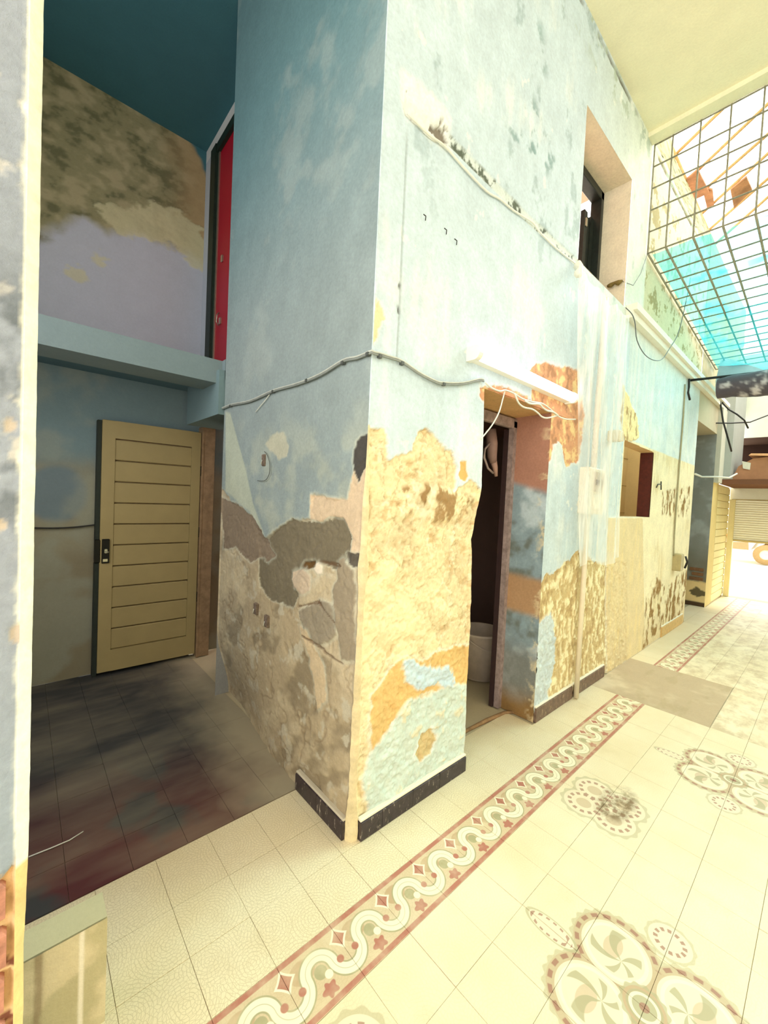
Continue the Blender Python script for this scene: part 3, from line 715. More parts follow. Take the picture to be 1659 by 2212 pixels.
# ------------------------------------------------------------------ floor
def tilemat(name, kind):
    m, nt, b = newmat(name, .45, spec=.35); N.nt = nt; g = geo(nt)
    se = nt.nodes.new('ShaderNodeSeparateXYZ'); nt.links.new(g, se.inputs[0]); x = N(se.outputs[0]); y = N(se.outputs[1])
    big = noise(nt, g, 1.7, 4, .6); fine = noise(nt, g, 40, 4, .7)
    if kind == 'maroon':
        c = nmix(nt, N(mapr(nt, noise(nt, g, 3.1, 3, .5), .38, .5)).mn(N(mapr(nt, (y+x*.25).x, 2.7, 2.0))), tuple(lin((62, 62, 64))), tuple(lin((86, 44, 46))))
        mp = nt.nodes.new('ShaderNodeMapping'); mp.inputs['Scale'].default_value = (.7, 2.0, 1); nt.links.new(g, mp.inputs[0])
        dust = N(mapr(nt, noise(nt, mp.outputs[0], 1.6, 4, .55), .42, .70))*.34
        edge = N(mapr(nt, (x+N(mapr(nt, big, 0, 1, -.35, .35))).x, .72, 1.08))*.85
        c = nmix(nt, dust.mx(edge), c, tuple(lin((172, 160, 136))))
        nt.links.new(c, b.inputs['Base Color']); b.inputs['Roughness'].default_value = .7
        bump(nt, b, fine, .1, .003); return m
    base = nmix(nt, N(mapr(nt, big, .35, .65)), tuple(lin((224, 208, 172))), tuple(lin((232, 220, 190))))
    # fish-scale crackle
    v1 = nt.nodes.new('ShaderNodeTexVoronoi'); v1.inputs['Scale'].default_value = 6.5; v1.voronoi_dimensions = '2D'; nt.links.new(g, v1.inputs['Vector'])
    wob = N(mapr(nt, noise(nt, g, 30, 2), .3, .7, -.25, .25))
    ring = N.op('PINGPONG', N(v1.outputs['Distance'])*(1/6.5)*95+wob, 0.5)
    v2 = nt.nodes.new('ShaderNodeTexVoronoi'); v2.inputs['Scale'].default_value = 78; v2.feature = 'DISTANCE_TO_EDGE'; v2.voronoi_dimensions = '2D'; nt.links.new(g, v2.inputs['Vector'])
    cr = ring.lt(.07, .08).mx(N(v2.outputs['Distance']).lt(.05, .06))
    amt = {'plain': .34, 'border': .22, 'field': .12, 'worn': .05}[kind]
    c = nmix(nt, cr*amt, base, tuple(lin((150, 128, 80))))
    RED = tuple(lin((176, 116, 98))); OLV = tuple(lin((168, 160, 124))); TN = tuple(lin((188, 160, 126))); WH = tuple(lin((236, 226, 198))); DKR = tuple(lin((160, 116, 96)))
    if kind == 'border':
        # one motif every 0.2 m, between y=.9 and y=1.1
        t = N.op('FLOORED_MODULO', x-.02, .2)-.1; w = y-1.0
        c = nmix(nt, .55, c, TN)
        at_ = t.abs(); pos_ = (0-w).lt(0, .0008)
        dA = (hyp(t, w)-.047).abs(); dB = (hyp(at_-.1, w)-.053).abs()
        d = dA*pos_+dB*(1-pos_)
        c = nmix(nt, hyp((t+.045)*.8, w-.035).lt(.034, .003), c, TN)
        c = nmix(nt, d.lt(.0215, .002), c, OLV); c = nmix(nt, d.lt(.0165, .002), c, WH); c = nmix(nt, d.lt(.0013, .001)*.6, c, OLV)
        r1 = hyp(t, w+.002); c = nmix(nt, r1.lt(.021, .002), c, OLV)
        r2 = hyp(t-.018, w+.022); c = nmix(nt, r2.lt(.013, .002), c, WH)
        sx = (at_-.1).abs(); dd = sx*1.1+(w-.046).abs()+(sx*(w-.046).abs())*18
        c = nmix(nt, dd.lt(.040, .003), c, WH); c = nmix(nt, dd.lt(.028, .002), c, RED)
        fl_ = N.op('COSINE', N.op('ARCTAN2', w+.058, t)*5)*.005
        c = nmix(nt, (hyp(t, (w+.058)*1.25)+fl_).lt(.024, .003), c, RED)
        c = nmix(nt, hyp(at_-.07, w+.01).lt(.012, .003), c, RED)
        c = nmix(nt, ((w.abs()-.090).abs()).lt(.0085, .002), c, RED)
        c = nmix(nt, N(mapr(nt, noise(nt, g, 9, 4), .45, .75, 0, .5)), c, base)
    if kind == 'field':
        fx = (N.op('FLOORED_MODULO', x-1.42+.8, 1.6)-.8)*1.32; fy = (N.op('FLOORED_MODULO', y-.30+.8, 1.6)-.8)*1.32
        ax = fx.abs(); ay = fy.abs()
        def over(mask, colr, c, f=.85): return nmix(nt, mask*f, c, colr)
        PALE = tuple(lin((228, 214, 186)))
        r = hyp(fx, fy); lo = hyp(ax-.135, ay-.150)
        # outer leafy fringe
        ang = N.op('ARCTAN2', ay-.150, ax-.135); fr = N.op('SINE', ang*22)*.006
        c = over((lo+fr).lt(.185, .004), OLV, c, .55)
        c = over(lo.lt(.172, .002), TN, c, .55)
        c = over(r.lt(.2, .003), TN, c, .3)
        # dotted band
        dots = N.op('COSINE', ang*17)
        c = over((lo-.157).abs().lt(.009, .002)*dots.lt(.2, .5)*(r-.19).lt(0, .01).__rsub__(1.0), DKR, c, .9)
        c = over(lo.lt(.138, .002), PALE, c, .9)
        c = over((lo-.118).abs().lt(.007, .002), WH, c, .8)
        lf = hyp(ax-.150, (ay-.165)*1.7); c = over(lf.lt(.062, .004), TN, c, .55)
        a2 = N.op('SINE', N.op('ARCTAN2', ay-.12, ax-.11)*5+lo*30)
        c = over(lo.lt(.10, .003)*a2.lt(-.45, .2), OLV, c, .8)
        # almond tips and side rings
        al = hyp(fx*2.5, ay-.385)
        c = over((al+.0).lt(.125, .004), OLV, c, .6); c = over(al.lt(.108, .003), PALE, c, .9); c = over((al-.088).abs().lt(.012, .003)*N.op('COSINE', ay*190).lt(0, .5), DKR, c, .8)
        rr = hyp(ax-.375, fy); ra = N.op('COSINE', N.op('ARCTAN2', fy, ax-.375)*12)
        c = over((rr+ra*.003).lt(.098, .004), OLV, c, .5); c = over(rr.lt(.085, .002), PALE, c, .9); c = over((rr-.056).abs().lt(.009, .002)*ra.lt(.1, .4), DKR, c, .85)
        # centre
        ra = N.op('COSINE', N.op('ARCTAN2', fy, fx)*14)
        c = over((r+ra*.004).lt(.088, .004), OLV, c, .75); c = over((r-.07).abs().lt(.006, .002), TN, c)
        c = over(r.lt(.055, .002), WH, c); c = over(r.lt(.043, .002), OLV, c); c = over(r.lt(.018, .002), DKR, c)
        # small corner ornament between medallions
        gx = N.op('FLOORED_MODULO', x-2.22+.8, 1.6)-.8; gy = y-.70; bx = gx.abs(); by = gy.abs()
        q = hyp(bx-.07, by-.07); fr = N.op('COSINE', N.op('ARCTAN2', by-.07, bx-.07)*12)
        mk = (y-.3).lt(0, .01).__rsub__(1.0)
        c = over((q+fr*.005).lt(.108, .004)*mk, OLV, c, .5); c = over(q.lt(.092, .002)*mk, PALE, c, .9)
        c = over((q-.066).abs().lt(.009, .002)*fr.lt(.1, .4)*mk, DKR, c, .8); c = over(q.lt(.035, .003)*mk, TN, c, .6)
        # broken spots beside the ornament
        bro = hyp((x-2.28)*1.0, (y-.66)*2.2); nz = N(mapr(nt, noise(nt, g, 14, 5, .7), .4, .6, 0, 1)); c = over(bro.lt(.16, .08)*nz, tuple(lin((120, 96, 62))), c, .9)
    st = N(mapr(nt, noise(nt, g, 2.6, 6, .7), .56, .78)); c = nmix(nt, st*(.25 if kind != 'worn' else .5), c, tuple(lin((176, 150, 104))))
    if kind == 'worn':
        mp = nt.nodes.new('ShaderNodeMapping'); mp.inputs['Scale'].default_value = (2.2, 3.2, 1); nt.links.new(g, mp.inputs[0])
        c = nmix(nt, N(mapr(nt, noise(nt, mp.outputs[0], 2.2, 5, .7), .44, .62))*.6, c, tuple(lin((176, 150, 112))))
    nt.links.new(c, b.inputs['Base Color']); bump(nt, b, fine, .08, .003)
    return m
TM = {k: tilemat('tile_'+k, k) for k in ('plain', 'border', 'field', 'worn', 'maroon')}
floor = MB().box((-3, -3.2, -.06), (9.9, 4.5, -.006), lin((190, 176, 146))).build('floor', PLS); floor['kind'] = 'structure'
floor['label'] = 'patterned cement tile floor of the passage'
tmesh = {}
def tile_mesh(kind, s=.1988, s2=None):
    key = (kind, s, s2)
    if key not in tmesh:
        s2_ = s2 or s
        o = MB().box((-s/2, -s2_/2, -.008), (s/2, s2_/2, 0), bev=.0006).build('tile', TM[kind]); tmesh[key] = o.data
        bpy.data.objects.remove(o)
    return tmesh[key]
rnd = random.Random(11)
tiles = []
patch = lambda x, y: (3.63 < x < 4.66 and .5 < y < 1.3)
for i in range(-15, 49):
    x = .12+.2*i
    for j in range(-12, 5):
        y = 1.2-.2*(4-j)+0.0 if False else 1.2-.2*(4-j)
        pass
for i in range(-15, 49):
    x = .12+.2*i
    ys = [1.2-.2*k for k in range(0, 16)]
    for y in ys:
        if x > 9.7 or patch(x, y) or (3.63 < x < 4.06 and .3 < y < .5 and False): continue
        kind = 'plain' if y > 1.1 else 'border' if y > .9 else 'worn' if (x > 4.6 or (x > 3.63 and y < .9)) else 'field'
        tiles.append((x, y, kind, None))
    if -1.2 < x < 1.2 or 1.85 < x < 2.7 or 6.8 < x < 8.2:
        for k in range(2 if x < 1.2 else 1): tiles.append((x, 1.4+.2*k, 'plain', None))
        tiles.append((x, 1.625, 'plain', .05) if False else (x, 1.725-.102, 'plain', .2))
tiles = [t for t in tiles if not (t[1] == 1.725-.102)]
for i in range(-6, 6):
    x = .05+.2*i
    if x < 1.2:
        tiles.append((x+.02, 1.70, 'plain', .098)) if False else None
        for k in range(11): tiles.append((x-.005, 1.855+.2*k, 'maroon', None))
for i in range(-6, 6):
    x = .12+.2*i
    if x < 1.2: tiles.append((x, 1.625, 'plain', .247))
tiles = [t for t in tiles if not (t[2] == 'plain' and t[3] is None and abs(t[1]-1.6) < .01)]
def vis(t):
    d = np.array([t[0], t[1], 0])-CAM; z = d.dot(FWD)
    if z < .1: return None
    u = 829.5+FPX*d.dot(CA)/z; v = 1106-FPX*d.dot(CB)/z
    hid = (t[2] in ('plain', 'maroon')) and t[1] > 1.31 and (1.2 < t[0] < 1.85 or t[0] > 2.7)
    return float(np.linalg.norm(d)) if (-60 < u < 1760 and v < 2330 and not hid) else None
sc_ = []
for t in tiles:
    q = vis(t); sc_.append((q if q is not None else 100+np.hypot(t[0], t[1]), t))
sc_.sort(key=lambda a: a[0])
near = [t for q, t in sc_[:296] if q < 100]; rest = [t for q, t in sc_ if t not in near]
for x, y, kind, s2 in near:
    o = bpy.data.objects.new('tile', tile_mesh(kind, .1988, s2)); col.objects.link(o); o.parent = floor
    o.location = (x, y, rnd.uniform(-.0008, .0008)); o.rotation_euler = (rnd.gauss(0, .003), rnd.gauss(0, .003), 0)
for kind in TM:
    mb = MB(); hs = .0994
    for x, y, k, s2 in rest:
        if k != kind: continue
        h2 = (s2 or .1988)/2
        z = rnd.uniform(-.001, .001); mb.box((x-hs, y-h2, -.008), (x+hs, y+h2, z))
    if mb.n:
        o = mb.build('tile_field', TM[kind]); o.parent = floor; o['kind'] = 'stuff'
# concrete patch
def paint_patch(U, V):
    n1 = fbm(U, V, 3, 901); n2 = fbm(U*.6, V*2, 8, 903)
    c = np.tile(lin((186, 166, 138)), U.shape+(1,)); c = mixc(c, sst(0, .25, n1), lin((212, 194, 164))); c = mixc(c, sst(.05, .2, n2)*.5, lin((176, 158, 126)))
    return np.clip(c, 0, .9), .002*n1
cp_ = sheet('concrete_patch', np.linspace(3.62, 4.665, 90), np.linspace(.505, 1.30, 70), lambda U, V: np.stack([U, V, -.001+0*U], -1), paint_patch, (0, 0, 1), PLS, parent=floor)
# street outside
m = MB(); m.box((9.9, -12, -.06), (40, 14, -.02), lin((236, 230, 214))); m.build('ground', PLS)['kind'] = 'structure'
m = MB(); m.box((26, -14, -.06), (26.3, 14, 5), lin((240, 236, 220))); o = m.build('wall_across', PLS); o['kind'] = 'structure'

# ------------------------------------------------------------------ skirting
skm = flat('dark_skirting_tile', (58, 48, 50), .35, var=.35, scale=30)
def wear(m, rgb, lo=.60, hi=.66, sc=(1, 1, .25), fs=60):
    nt = m.node_tree; b = nt.nodes['Principled BSDF']; src = b.inputs['Base Color'].links[0].from_socket
    mp = nt.nodes.new('ShaderNodeMapping'); mp.inputs['Scale'].default_value = sc; nt.links.new(geo(nt), mp.inputs[0])
    N.nt = nt; nt.links.new(nmix(nt, N(mapr(nt, noise(nt, mp.outputs[0], fs, 6, .75), lo, hi)), src, tuple(lin(rgb))), b.inputs['Base Color'])
wear(skm, (190, 176, 160)); skb = flat('brown_skirting_tile', (112, 90, 76), .5, var=.3, scale=30)
skt = flat('tan_skirting', (206, 170, 112), .7, var=.15); wear(skb, (200, 176, 140))
def skirting(name, segs, axis, mat, z=.1, label=None):
    r = empty(name, (segs[0][0] if axis == 'x' else PXF, WY if axis == 'x' else segs[0][0], 0)); r['kind'] = 'structure'
    if label: r['label'] = label
    for a, b in segs:
        k = MB()
        if axis == 'x': k.box((a+.001, WY-.016, 0), (b-.001, WY+.012, z), bev=.003)
        else: k.box((PXF-.016, a+.001, 0), (PXF+.012, b-.001, z), bev=.003)
        o = k.build('tile', mat); reparent(r, o)
    k = MB(); a, b = segs[0][0], segs[-1][1]
    if axis == 'x': k.box((a, WY-.012, z), (b, WY+.012, z+.014), lin((232, 226, 206)), bev=.003)
    else: k.box((PXF-.012, a, z), (PXF+.012, b, z+.012), lin((200, 190, 170)), bev=.003)
    reparent(r, k.build('mortar', PLS))
skirting('baseboard_front', [(1.115, 1.24), (1.24, 1.44), (1.44, 1.64), (1.64, 1.865)], 'x', skm, .085, 'dark skirting tiles at the foot of the bright pier face')
skirting('baseboard_left', [(1.35, 1.56), (1.56, 1.755)], 'y', skm, .085, 'dark skirting tiles at the foot of the shaded pier face')
skirting('baseboard_right', [(2.66, 2.86), (2.86, 3.06), (3.06, 3.235), (3.29, 3.5), (3.5, 3.7), (3.7, 3.9)], 'x', skb, .1, 'brown skirting tiles between the doorway and the infill')
skirting('baseboard_far', [(5.7, 5.9), (5.9, 6.1), (6.1, 6.3), (6.3, 6.5), (6.5, 6.7)], 'x', skt, .12, 'tan skirting tiles near the far end of the wall')

# ------------------------------------------------------------------ cornice and skirting rail on the bright wall
m = MB(); CC = lin((236, 234, 220))
m.box((3.9, 1.255, 3.165), (8.45, WY+.01, 3.225), CC); m.box((3.9, 1.225, 3.225), (8.5, WY+.01, 3.28), CC)
tag(m.build('trim_3', PLS), 'white ledge running above the blue wall', kind='structure')

# ------------------------------------------------------------------ doors and window
ydm = flat('yellow_door_paint', (166, 148, 104), .55, var=.06, scale=4); brw = flat('brown_wood', (156, 128, 98), .7, var=.25, scale=18)
blk = flat('black_metal', (30, 30, 28), .35, .6); chrome = flat('worn_steel', (190, 190, 170), .3, .8)
door = empty('door_1', (.45, 3.78, 0)); tag(door, 'pale yellow planked door standing open against the back wall', kind='structure')
DXa, DXb, DYf = .452, 1.172, 3.765
fr = MB(); 
fr.box((DXa, DYf, .03), (DXa+.085, DYf+.04, 2.005), bev=.003); fr.box((DXb-.075, DYf, .03), (DXb, DYf+.04, 2.005), bev=.003)
fr.box((DXa+.085, DYf, 1.87), (DXb-.075, DYf+.04, 2.005)); fr.box((DXa+.085, DYf, .03), (DXb-.075, DYf+.04, .2))
reparent(door, fr.build('frame', ydm))
nz = 10; h = (1.868-.202)/nz
pm = None
for i in range(nz):
    if pm is None:
        o = MB().box((0, 0, 0), (DXb-DXa-.162, .026, h-.007), bev=.006).build('plank', ydm); pm = o.data
    else: o = bpy.data.objects.new('plank', pm); col.objects.link(o)
    o.location = (DXa+.086, DYf+.006, .203+i*h); reparent(door, o)
bk = MB().box((DXa+.08, DYf+.034, .15), (DXb-.07, DYf+.039, 1.9)).build('backing', brw); reparent(door, bk)
lk = MB(); lk.box((DXa+.012, DYf-.012, .895), (DXa+.062, DYf, 1.085), bev=.004); lk = lk.build('lock_plate', blk); reparent(door, lk)
hd = MB(); hd.box((DXa+.028, DYf-.03, .975), (DXa+.046, DYf-.012, 1.01), bev=.003); hd.box((DXa+.02, DYf-.018, .91), (DXa+.05, DYf-.0121, .93)); hd.tube([(DXa+.037, DYf-.03, .99), (DXa+.037, DYf-.045, .99), (DXa+.052, DYf-.045, .985)], .006)
hd = hd.build('handle', chrome); reparent(door, hd)
l2 = MB().box((DXa-.035, DYf+.0, .9), (DXa+.004, DYf+.03, 1.08), bev=.004).build('latch', blk); reparent(door, l2)
ed = MB().box((DXa-.028, DYf+.02, .0), (DXa-.002, RY+.0, 2.0)).build('dark_strip', flat('leaf_shadow_dark', (46, 52, 46), .8)); reparent(door, ed)  # dark strip stands in for the shadow beside the leaf
jamb = MB(); jamb.box((1.18, 3.74, 0), (1.285, 3.86, 2.06), bev=.004); jamb.box((1.176, 3.735, 0), (1.19, 3.75, 2.06))
jo = jamb.build('trim_5', brw); tag(jo, 'brown timber jamb beside the yellow door', kind='structure')
hg = MB(); 
for z in (.5, 1.08, 1.62): hg.box((1.172, 3.75, z), (1.186, 3.762, z+.09), bev=.002)
reparent(door, hg.build('hinge', blk))
# tiled wall glimpsed behind the jamb: tiles as parts
tw = MB().box((1.285, 3.93, 0), (2.2, 3.98, 2.3), lin((170, 168, 172))).build('wall_tiled', PLS); tw['kind'] = 'structure'
wtm = flat('white_wall_tile', (196, 190, 196), .3, var=.04, scale=8); tmw = None
for i in range(11):
    for k in range(2):
        if tmw is None:
            o = MB().box((0, 0, 0), (.197, .01, .197), bev=.002).build('tile', wtm); tmw = o.data
        else: o = bpy.data.objects.new('tile', tmw); col.objects.link(o)
        o.location = (1.288+k*.2, 3.921, .01+i*.2); o.parent = tw

# red door upstairs
redm = flat('red_paint', (176, 22, 46), .45, var=.06, scale=5); dgm = flat('dark_green_wood', (30, 44, 36), .5, var=.2)
rd = empty('door_2', (RX, 3.7, MZ)); tag(rd, 'glossy red door upstairs in a dark green frame', kind='structure')
r1 = MB().box((RX+.02, 3.25, MZ), (RX+.06, 4.09, 4.72), bev=.003).build('leaf', redm); reparent(rd, r1)
r2 = MB(); r2.box((RX-.02, 4.09, MZ), (RX+.07, 4.22, 4.78), bev=.004); r2.box((RX-.01, 3.25, 4.70), (RX+.07, 4.09, 4.78)); r2 = r2.build('frame', dgm); reparent(rd, r2)
r3 = MB(); r3.box((RX+.008, 4.06, MZ), (RX+.02, 4.088, 4.70)); r3 = r3.build('trim_strip', chrome); reparent(rd, r3)
r4 = MB()
for z in (3.05, 3.62): r4.box((RX+.005, 3.9, z), (RX+.02, 3.93, z+.06), bev=.003); 
r4.tube([(RX, 3.91, 3.03), (RX-.02, 3.91, 3.06), (RX-.02, 3.91, 3.12), (RX, 3.91, 3.15)], .006)
r4 = r4.build('latch', chrome); reparent(rd, r4)

# window upstairs in the bright wall
wn = empty('window_1', (WX0, WD, WZ0)); tag(wn, 'black framed upstairs window in a deep cream reveal', kind='structure')
bf = flat('black_window_paint', (36, 42, 38), .4, var=.3)
f = MB(); f.box((WX1-.05, WD-.03, WZ0), (WX1+.0, WD+.06, WZ1), bev=.005); f.box((WX0, WD-.03, WZ1-.07), (WX1, WD+.06, WZ1), bev=.005); f.box((WX0, WD-.03, WZ0), (WX0+.05, WD+.06, WZ1)); f.box((WX0, WD-.03, WZ0), (WX1, WD+.06, WZ0+.05))
reparent(wn, f.build('frame', bf))
f = MB(); f.box((3.60, WD+.03, WZ0+.04), (3.66, WD+.065, WZ1-.22), bev=.004); f.box((3.73, WD+.03, WZ0+.04), (3.79, WD+.065, WZ1-.22), bev=.004); f.box((3.66, WD+.042, WZ0+.04), (3.73, WD+.058, WZ1-.24))
sh = f.build('shutter', bf); reparent(wn, sh)
kk = MB().box((3.615, WD+.018, 3.95), (3.64, WD+.03, 4.02), bev=.003).build('hinge', chrome); reparent(wn, kk)
stn = MB(); stn.tube([at(1313, 618, 'x', 3.81), at(1320, 616, 'x', 3.80), at(1328, 611, 'x', 3.81), at(1336, 611, 'x', 3.8), at(1345, 606, 'x', 3.81)], [.012, .02, .012, .022, .008], lin((120, 104, 60)), 7)
tag(stn.build('twisted_rag', PLS), 'small dusty twisted rag knotted at the side of the upstairs window', 'rag')

# hatch frame
hf = MB(); hf.box((HX1-.02, HD-.15, HZ0), (HX1+.42, HD, HZ1-.015)) if False else None
hf.box((HX1-.006, WY+.008, HZ0-.0), (HX1+.03, 1.432, HZ1-.016), bev=.003)
o = hf.build('window_2', flat('dark_red_wood', (84, 34, 24), .6, var=.25)); tag(o, 'dark red timber side of the small wall hatch', kind='structure')

# door frame of dark doorway
dfm = flat('grimy_door_frame', (154, 134, 130), .7, var=.35, scale=22)
df = empty('door_3', (2.6, 1.57, 0)); tag(df, 'grimy timber frame of the dark doorway under the lamp', kind='structure')
f = MB(); f.box((2.61, 1.56, 0), (2.65, 1.60, 2.1), bev=.006); reparent(df, f.build('post', dfm))
f = MB(); f.box((1.85, 1.56, 2.045), (2.65, 1.60, 2.115), bev=.006); reparent(df, f.build('head', dfm))
f = MB(); f.box((2.60, 1.605, 0), (2.64, 1.635, 2.04), bev=.003); reparent(df, f.build('dark_strip', flat('dark_stop', (58, 40, 40), .6)))
f = MB(); rp = [(1.86, 1.5), (2.0, 1.52), (2.2, 1.53), (2.4, 1.52), (2.6, 1.5), (2.66, 1.46)]
f.tube([(x, y, .006) for x, y in rp], [.012, .014, .011, .015, .012, .009], seg=7); reparent(df, f.build('threshold', flat('worn_threshold', (150, 118, 84), .9, var=.3)))
# lamp holder bundle hanging at the top of the doorway
lh = empty('conduit_box', (2.5, 1.66, 1.85)); tag(lh, 'grey hanging cable box with a looped hose at top of the dark doorway', 'cable box')
f = MB(); f.tube([(2.50, 1.68, 2.03), (2.51, 1.67, 1.93), (2.52, 1.67, 1.84), (2.54, 1.67, 1.8)], [.036, .04, .034, .026], seg=10); reparent(lh, f.build('body', flat('grey_plastic', (150, 120, 112), .6)))
f = MB(); f.tube([(2.47, 1.66, 1.93), (2.41, 1.66, 1.88), (2.41, 1.66, 1.82), (2.46, 1.66, 1.75), (2.53, 1.66, 1.72)], .008); reparent(lh, f.build('hose', flat('grey_hose', (170, 150, 146), .5)))
f = MB(); f.tube([(2.54, 1.67, 1.81), (2.55, 1.66, 1.76), (2.57, 1.66, 1.70)], [.026, .02, .012], seg=8); reparent(lh, f.build('plug', flat('pink_plug', (176, 140, 126), .6)))

# things inside the dark room
sm = flat('dim_cupboard', (150, 118, 110), .7)
cb = empty('cupboard', (3.4, 2.9, 0)); tag(cb, 'dim wooden cupboard at the back of the dark room', 'cupboard')
f = MB(); f.box((3.0, 3.0, .75), (3.95, 3.38, 2.1)); reparent(cb, f.build('body', sm))
for z in (.8, 1.24, 1.68):
    f = MB().box((3.05, 2.98, z), (3.45, 3.0, z+.4), bev=.006).build('door', flat('cupboard_door', (216, 184, 172), .6)); reparent(cb, f)
for lx in (3.0, 3.89): f = MB().box((lx, 3.0, 0), (lx+.06, 3.06, .75)); reparent(cb, f.build('leg', sm))
bk = empty('bucket', (2.98, 1.99, 0)); tag(bk, 'dirty white plastic bucket just inside the dark doorway', 'bucket')
bm = flat('dirty_white_plastic', (206, 188, 170), .55, var=.12, scale=12)
f = MB(); f.lathe([(0, .01), (.15, .01), (.155, .02), (.172, .2), (.176, .21), (.18, .26), (.188, .27), (.195, .385), (.203, .39), (.203, .405), (.193, .41), (.188, .40), (.17, .03), (0, .03)], (2.98, 1.99, 0), seg=36); reparent(bk, f.build('body', bm))
f = MB(); pts = [(2.98-.205*math.cos(a), 1.99-.205*math.sin(a)*.9-.01, .37-.10*math.sin(a)) for a in np.linspace(0, math.pi, 14)]; f.tube(pts, .006); reparent(bk, f.build('handle', bm))

# ------------------------------------------------------------------ tube lamp
lampc = empty('tube_lamp', (1.7, 1.27, 2.28)); tag(lampc, 'lit white fluorescent batten lamp above the dark doorway', 'lamp')
x0, z0 = 1.7, 2.262; x1, z1 = 2.86, 2.285
wm = flat('white_lamp_plastic', (240, 238, 226), .4, var=.02)
f = MB(); f.box((x0, 1.262, z0-.03), (x1, WY+.01, z0+.03)); reparent(lampc, f.build('base', wm))
em = bpy.data.materials.new('lamp_glow'); em.use_nodes = True; nt = em.node_tree; nt.nodes.clear()
e = nt.nodes.new('ShaderNodeEmission'); e.inputs[0].default_value = (1, .93, .97, 1); e.inputs[1].default_value = 9; oo = nt.nodes.new('ShaderNodeOutputMaterial'); nt.links.new(e.outputs[0], oo.inputs[0])
nseg = 10; prof = [(1.262-.028*math.sin(a)*1.0, z0-.033*math.cos(a)) for a in np.linspace(0, math.pi, nseg)]
f = MB(); vv = [(x0+.03, y, z) for y, z in prof]+[(x1-.02, y, z) for y, z in prof]
f.add(vv, [(i, i+1, nseg+i+1, nseg+i) for i in range(nseg-1)], smooth=True); reparent(lampc, f.build('tube', em))
for xa, xb in ((x0-.004, x0+.03), (x1-.02, x1+.006)):
    f = MB(); pr = [(xa, y, z) for y, z in [(1.262-.034*math.sin(a), z0-.037*math.cos(a)) for a in np.linspace(0, math.pi, nseg)]]+[(xa, WY+.005, z0+.037), (xa, WY+.005, z0-.037)]
    f.prism(pr, (xb-xa, 0, 0)); reparent(lampc, f.build('end_cap', wm))

# ------------------------------------------------------------------ cables
def path(pts, ax='y', val=1.295, sub=4):
    P3 = [at(u, v, ax, val) for u, v in pts]; out = []
    for i in range(len(P3)-1):
        p0 = P3[max(i-1, 0)]; p1 = P3[i]; p2 = P3[i+1]; p3 = P3[min(i+2, len(P3)-1)]
        for k in range(sub):
            t = k/sub; out.append(.5*((2*p1)+(-p0+p2)*t+(2*p0-5*p1+4*p2-p3)*t*t+(-p0+3*p1-3*p2+p3)*t**3))
    out.append(P3[-1]); return out
cwh = flat('white_cable', (226, 226, 214), .5, var=.04); cgr = flat('grey_cable', (96, 100, 98), .5, var=.1); cbk = flat('black_cable', (44, 42, 40), .5, var=.1)
def cable(name, pts, r, mat, label, cat='cable', group=None):
    o = MB().tube(pts, r, seg=6).build(name, mat); return tag(o, label, cat, group)
mc = empty('wall_cable', (1.05, 1.3, 2.09)); tag(mc, 'twin cable clipped round the pier corner from the recess to the doorway', 'cable')
A1 = path([(418, 903), (440, 893), (478, 884), (500, 876), (540, 868), (590, 846), (640, 832), (690, 812), (740, 782), (770, 775), (795, 765)], 'x', PXF-.012)
A2 = path([(808, 765), (822, 768), (845, 775), (868, 783), (905, 808), (940, 826), (958, 830), (1000, 830), (1035, 822), (1045, 824)], 'y', WY-.012)
for dz_, nm in ((0, 'strand'), (.009, 'strand')):
    f = MB().tube([p+np.array([0, 0, dz_]) for p in A1]+[np.array([1.058, 1.298, 2.093+dz_])]+[p+np.array([0, 0, dz_]) for p in A2], .0045, seg=6).build(nm, flat('wall_cable_grey', (136, 142, 138), .5) if dz_ == 0 else flat('pale_cable', (190, 194, 186), .5)); reparent(mc, f)
for u, v, ax in ((498, 877, 'x'), (590, 846, 'x'), (663, 822, 'x'), (741, 784, 'x'), (795, 765, 'x'), (820, 770, 'y'), (868, 785, 'y'), (958, 830, 'y')):
    p = at(u, v, ax, (PXF if ax == 'x' else WY)-.012)
    f = MB().box(p-.008, p+.008, bev=.002).build('clip', flat('clip_metal', (80, 84, 82), .5)); reparent(mc, f)
cable('thin_cable', path([(582, 852), (575, 862), (560, 880), (552, 890)], 'x', PXF-.008), .0025, cwh, 'short thin white cable end hanging on the shaded pier face')
cable('lamp_cable', path([(1048, 826), (1062, 838), (1080, 845), (1092, 843), (1110, 850), (1130, 862), (1150, 868), (1172, 872), (1190, 885), (1203, 897), (1220, 905), (1243, 906)], 'y', WY-.02), .005, cwh, 'white cable running under the lamp to the plastic sheet')
cable('lamp_cable', path([(1112, 850), (1120, 870), (1132, 880), (1150, 884), (1163, 893), (1170, 900), (1182, 903), (1203, 898)], 'y', WY-.03), .0055, cwh, 'sagging white cable loop under the right half of the lamp')
cable('lamp_cable', path([(1135, 866), (1146, 872), (1165, 873), (1172, 880), (1182, 887), (1195, 890), (1205, 897)], 'y', WY-.035), .006, cwh, 'short tangled white cable between lamp and door head')
cable('drop_cable', path([(1090, 846), (1086, 862), (1078, 890), (1065, 915), (1050, 935), (1039, 948)], 'y', WY+.0+.03-.045), .004, cwh, 'white cord hanging from the lamp cable across the doorway')
cable('duct_cable', path([(880, 245), (925, 290), (960, 315), (1000, 360), (1050, 412), (1080, 430), (1110, 455), (1150, 480), (1165, 500), (1200, 535), (1250, 575)], 'y', WY-.008), .0055, cwh, 'white cable along the broken chase high on the bright wall')
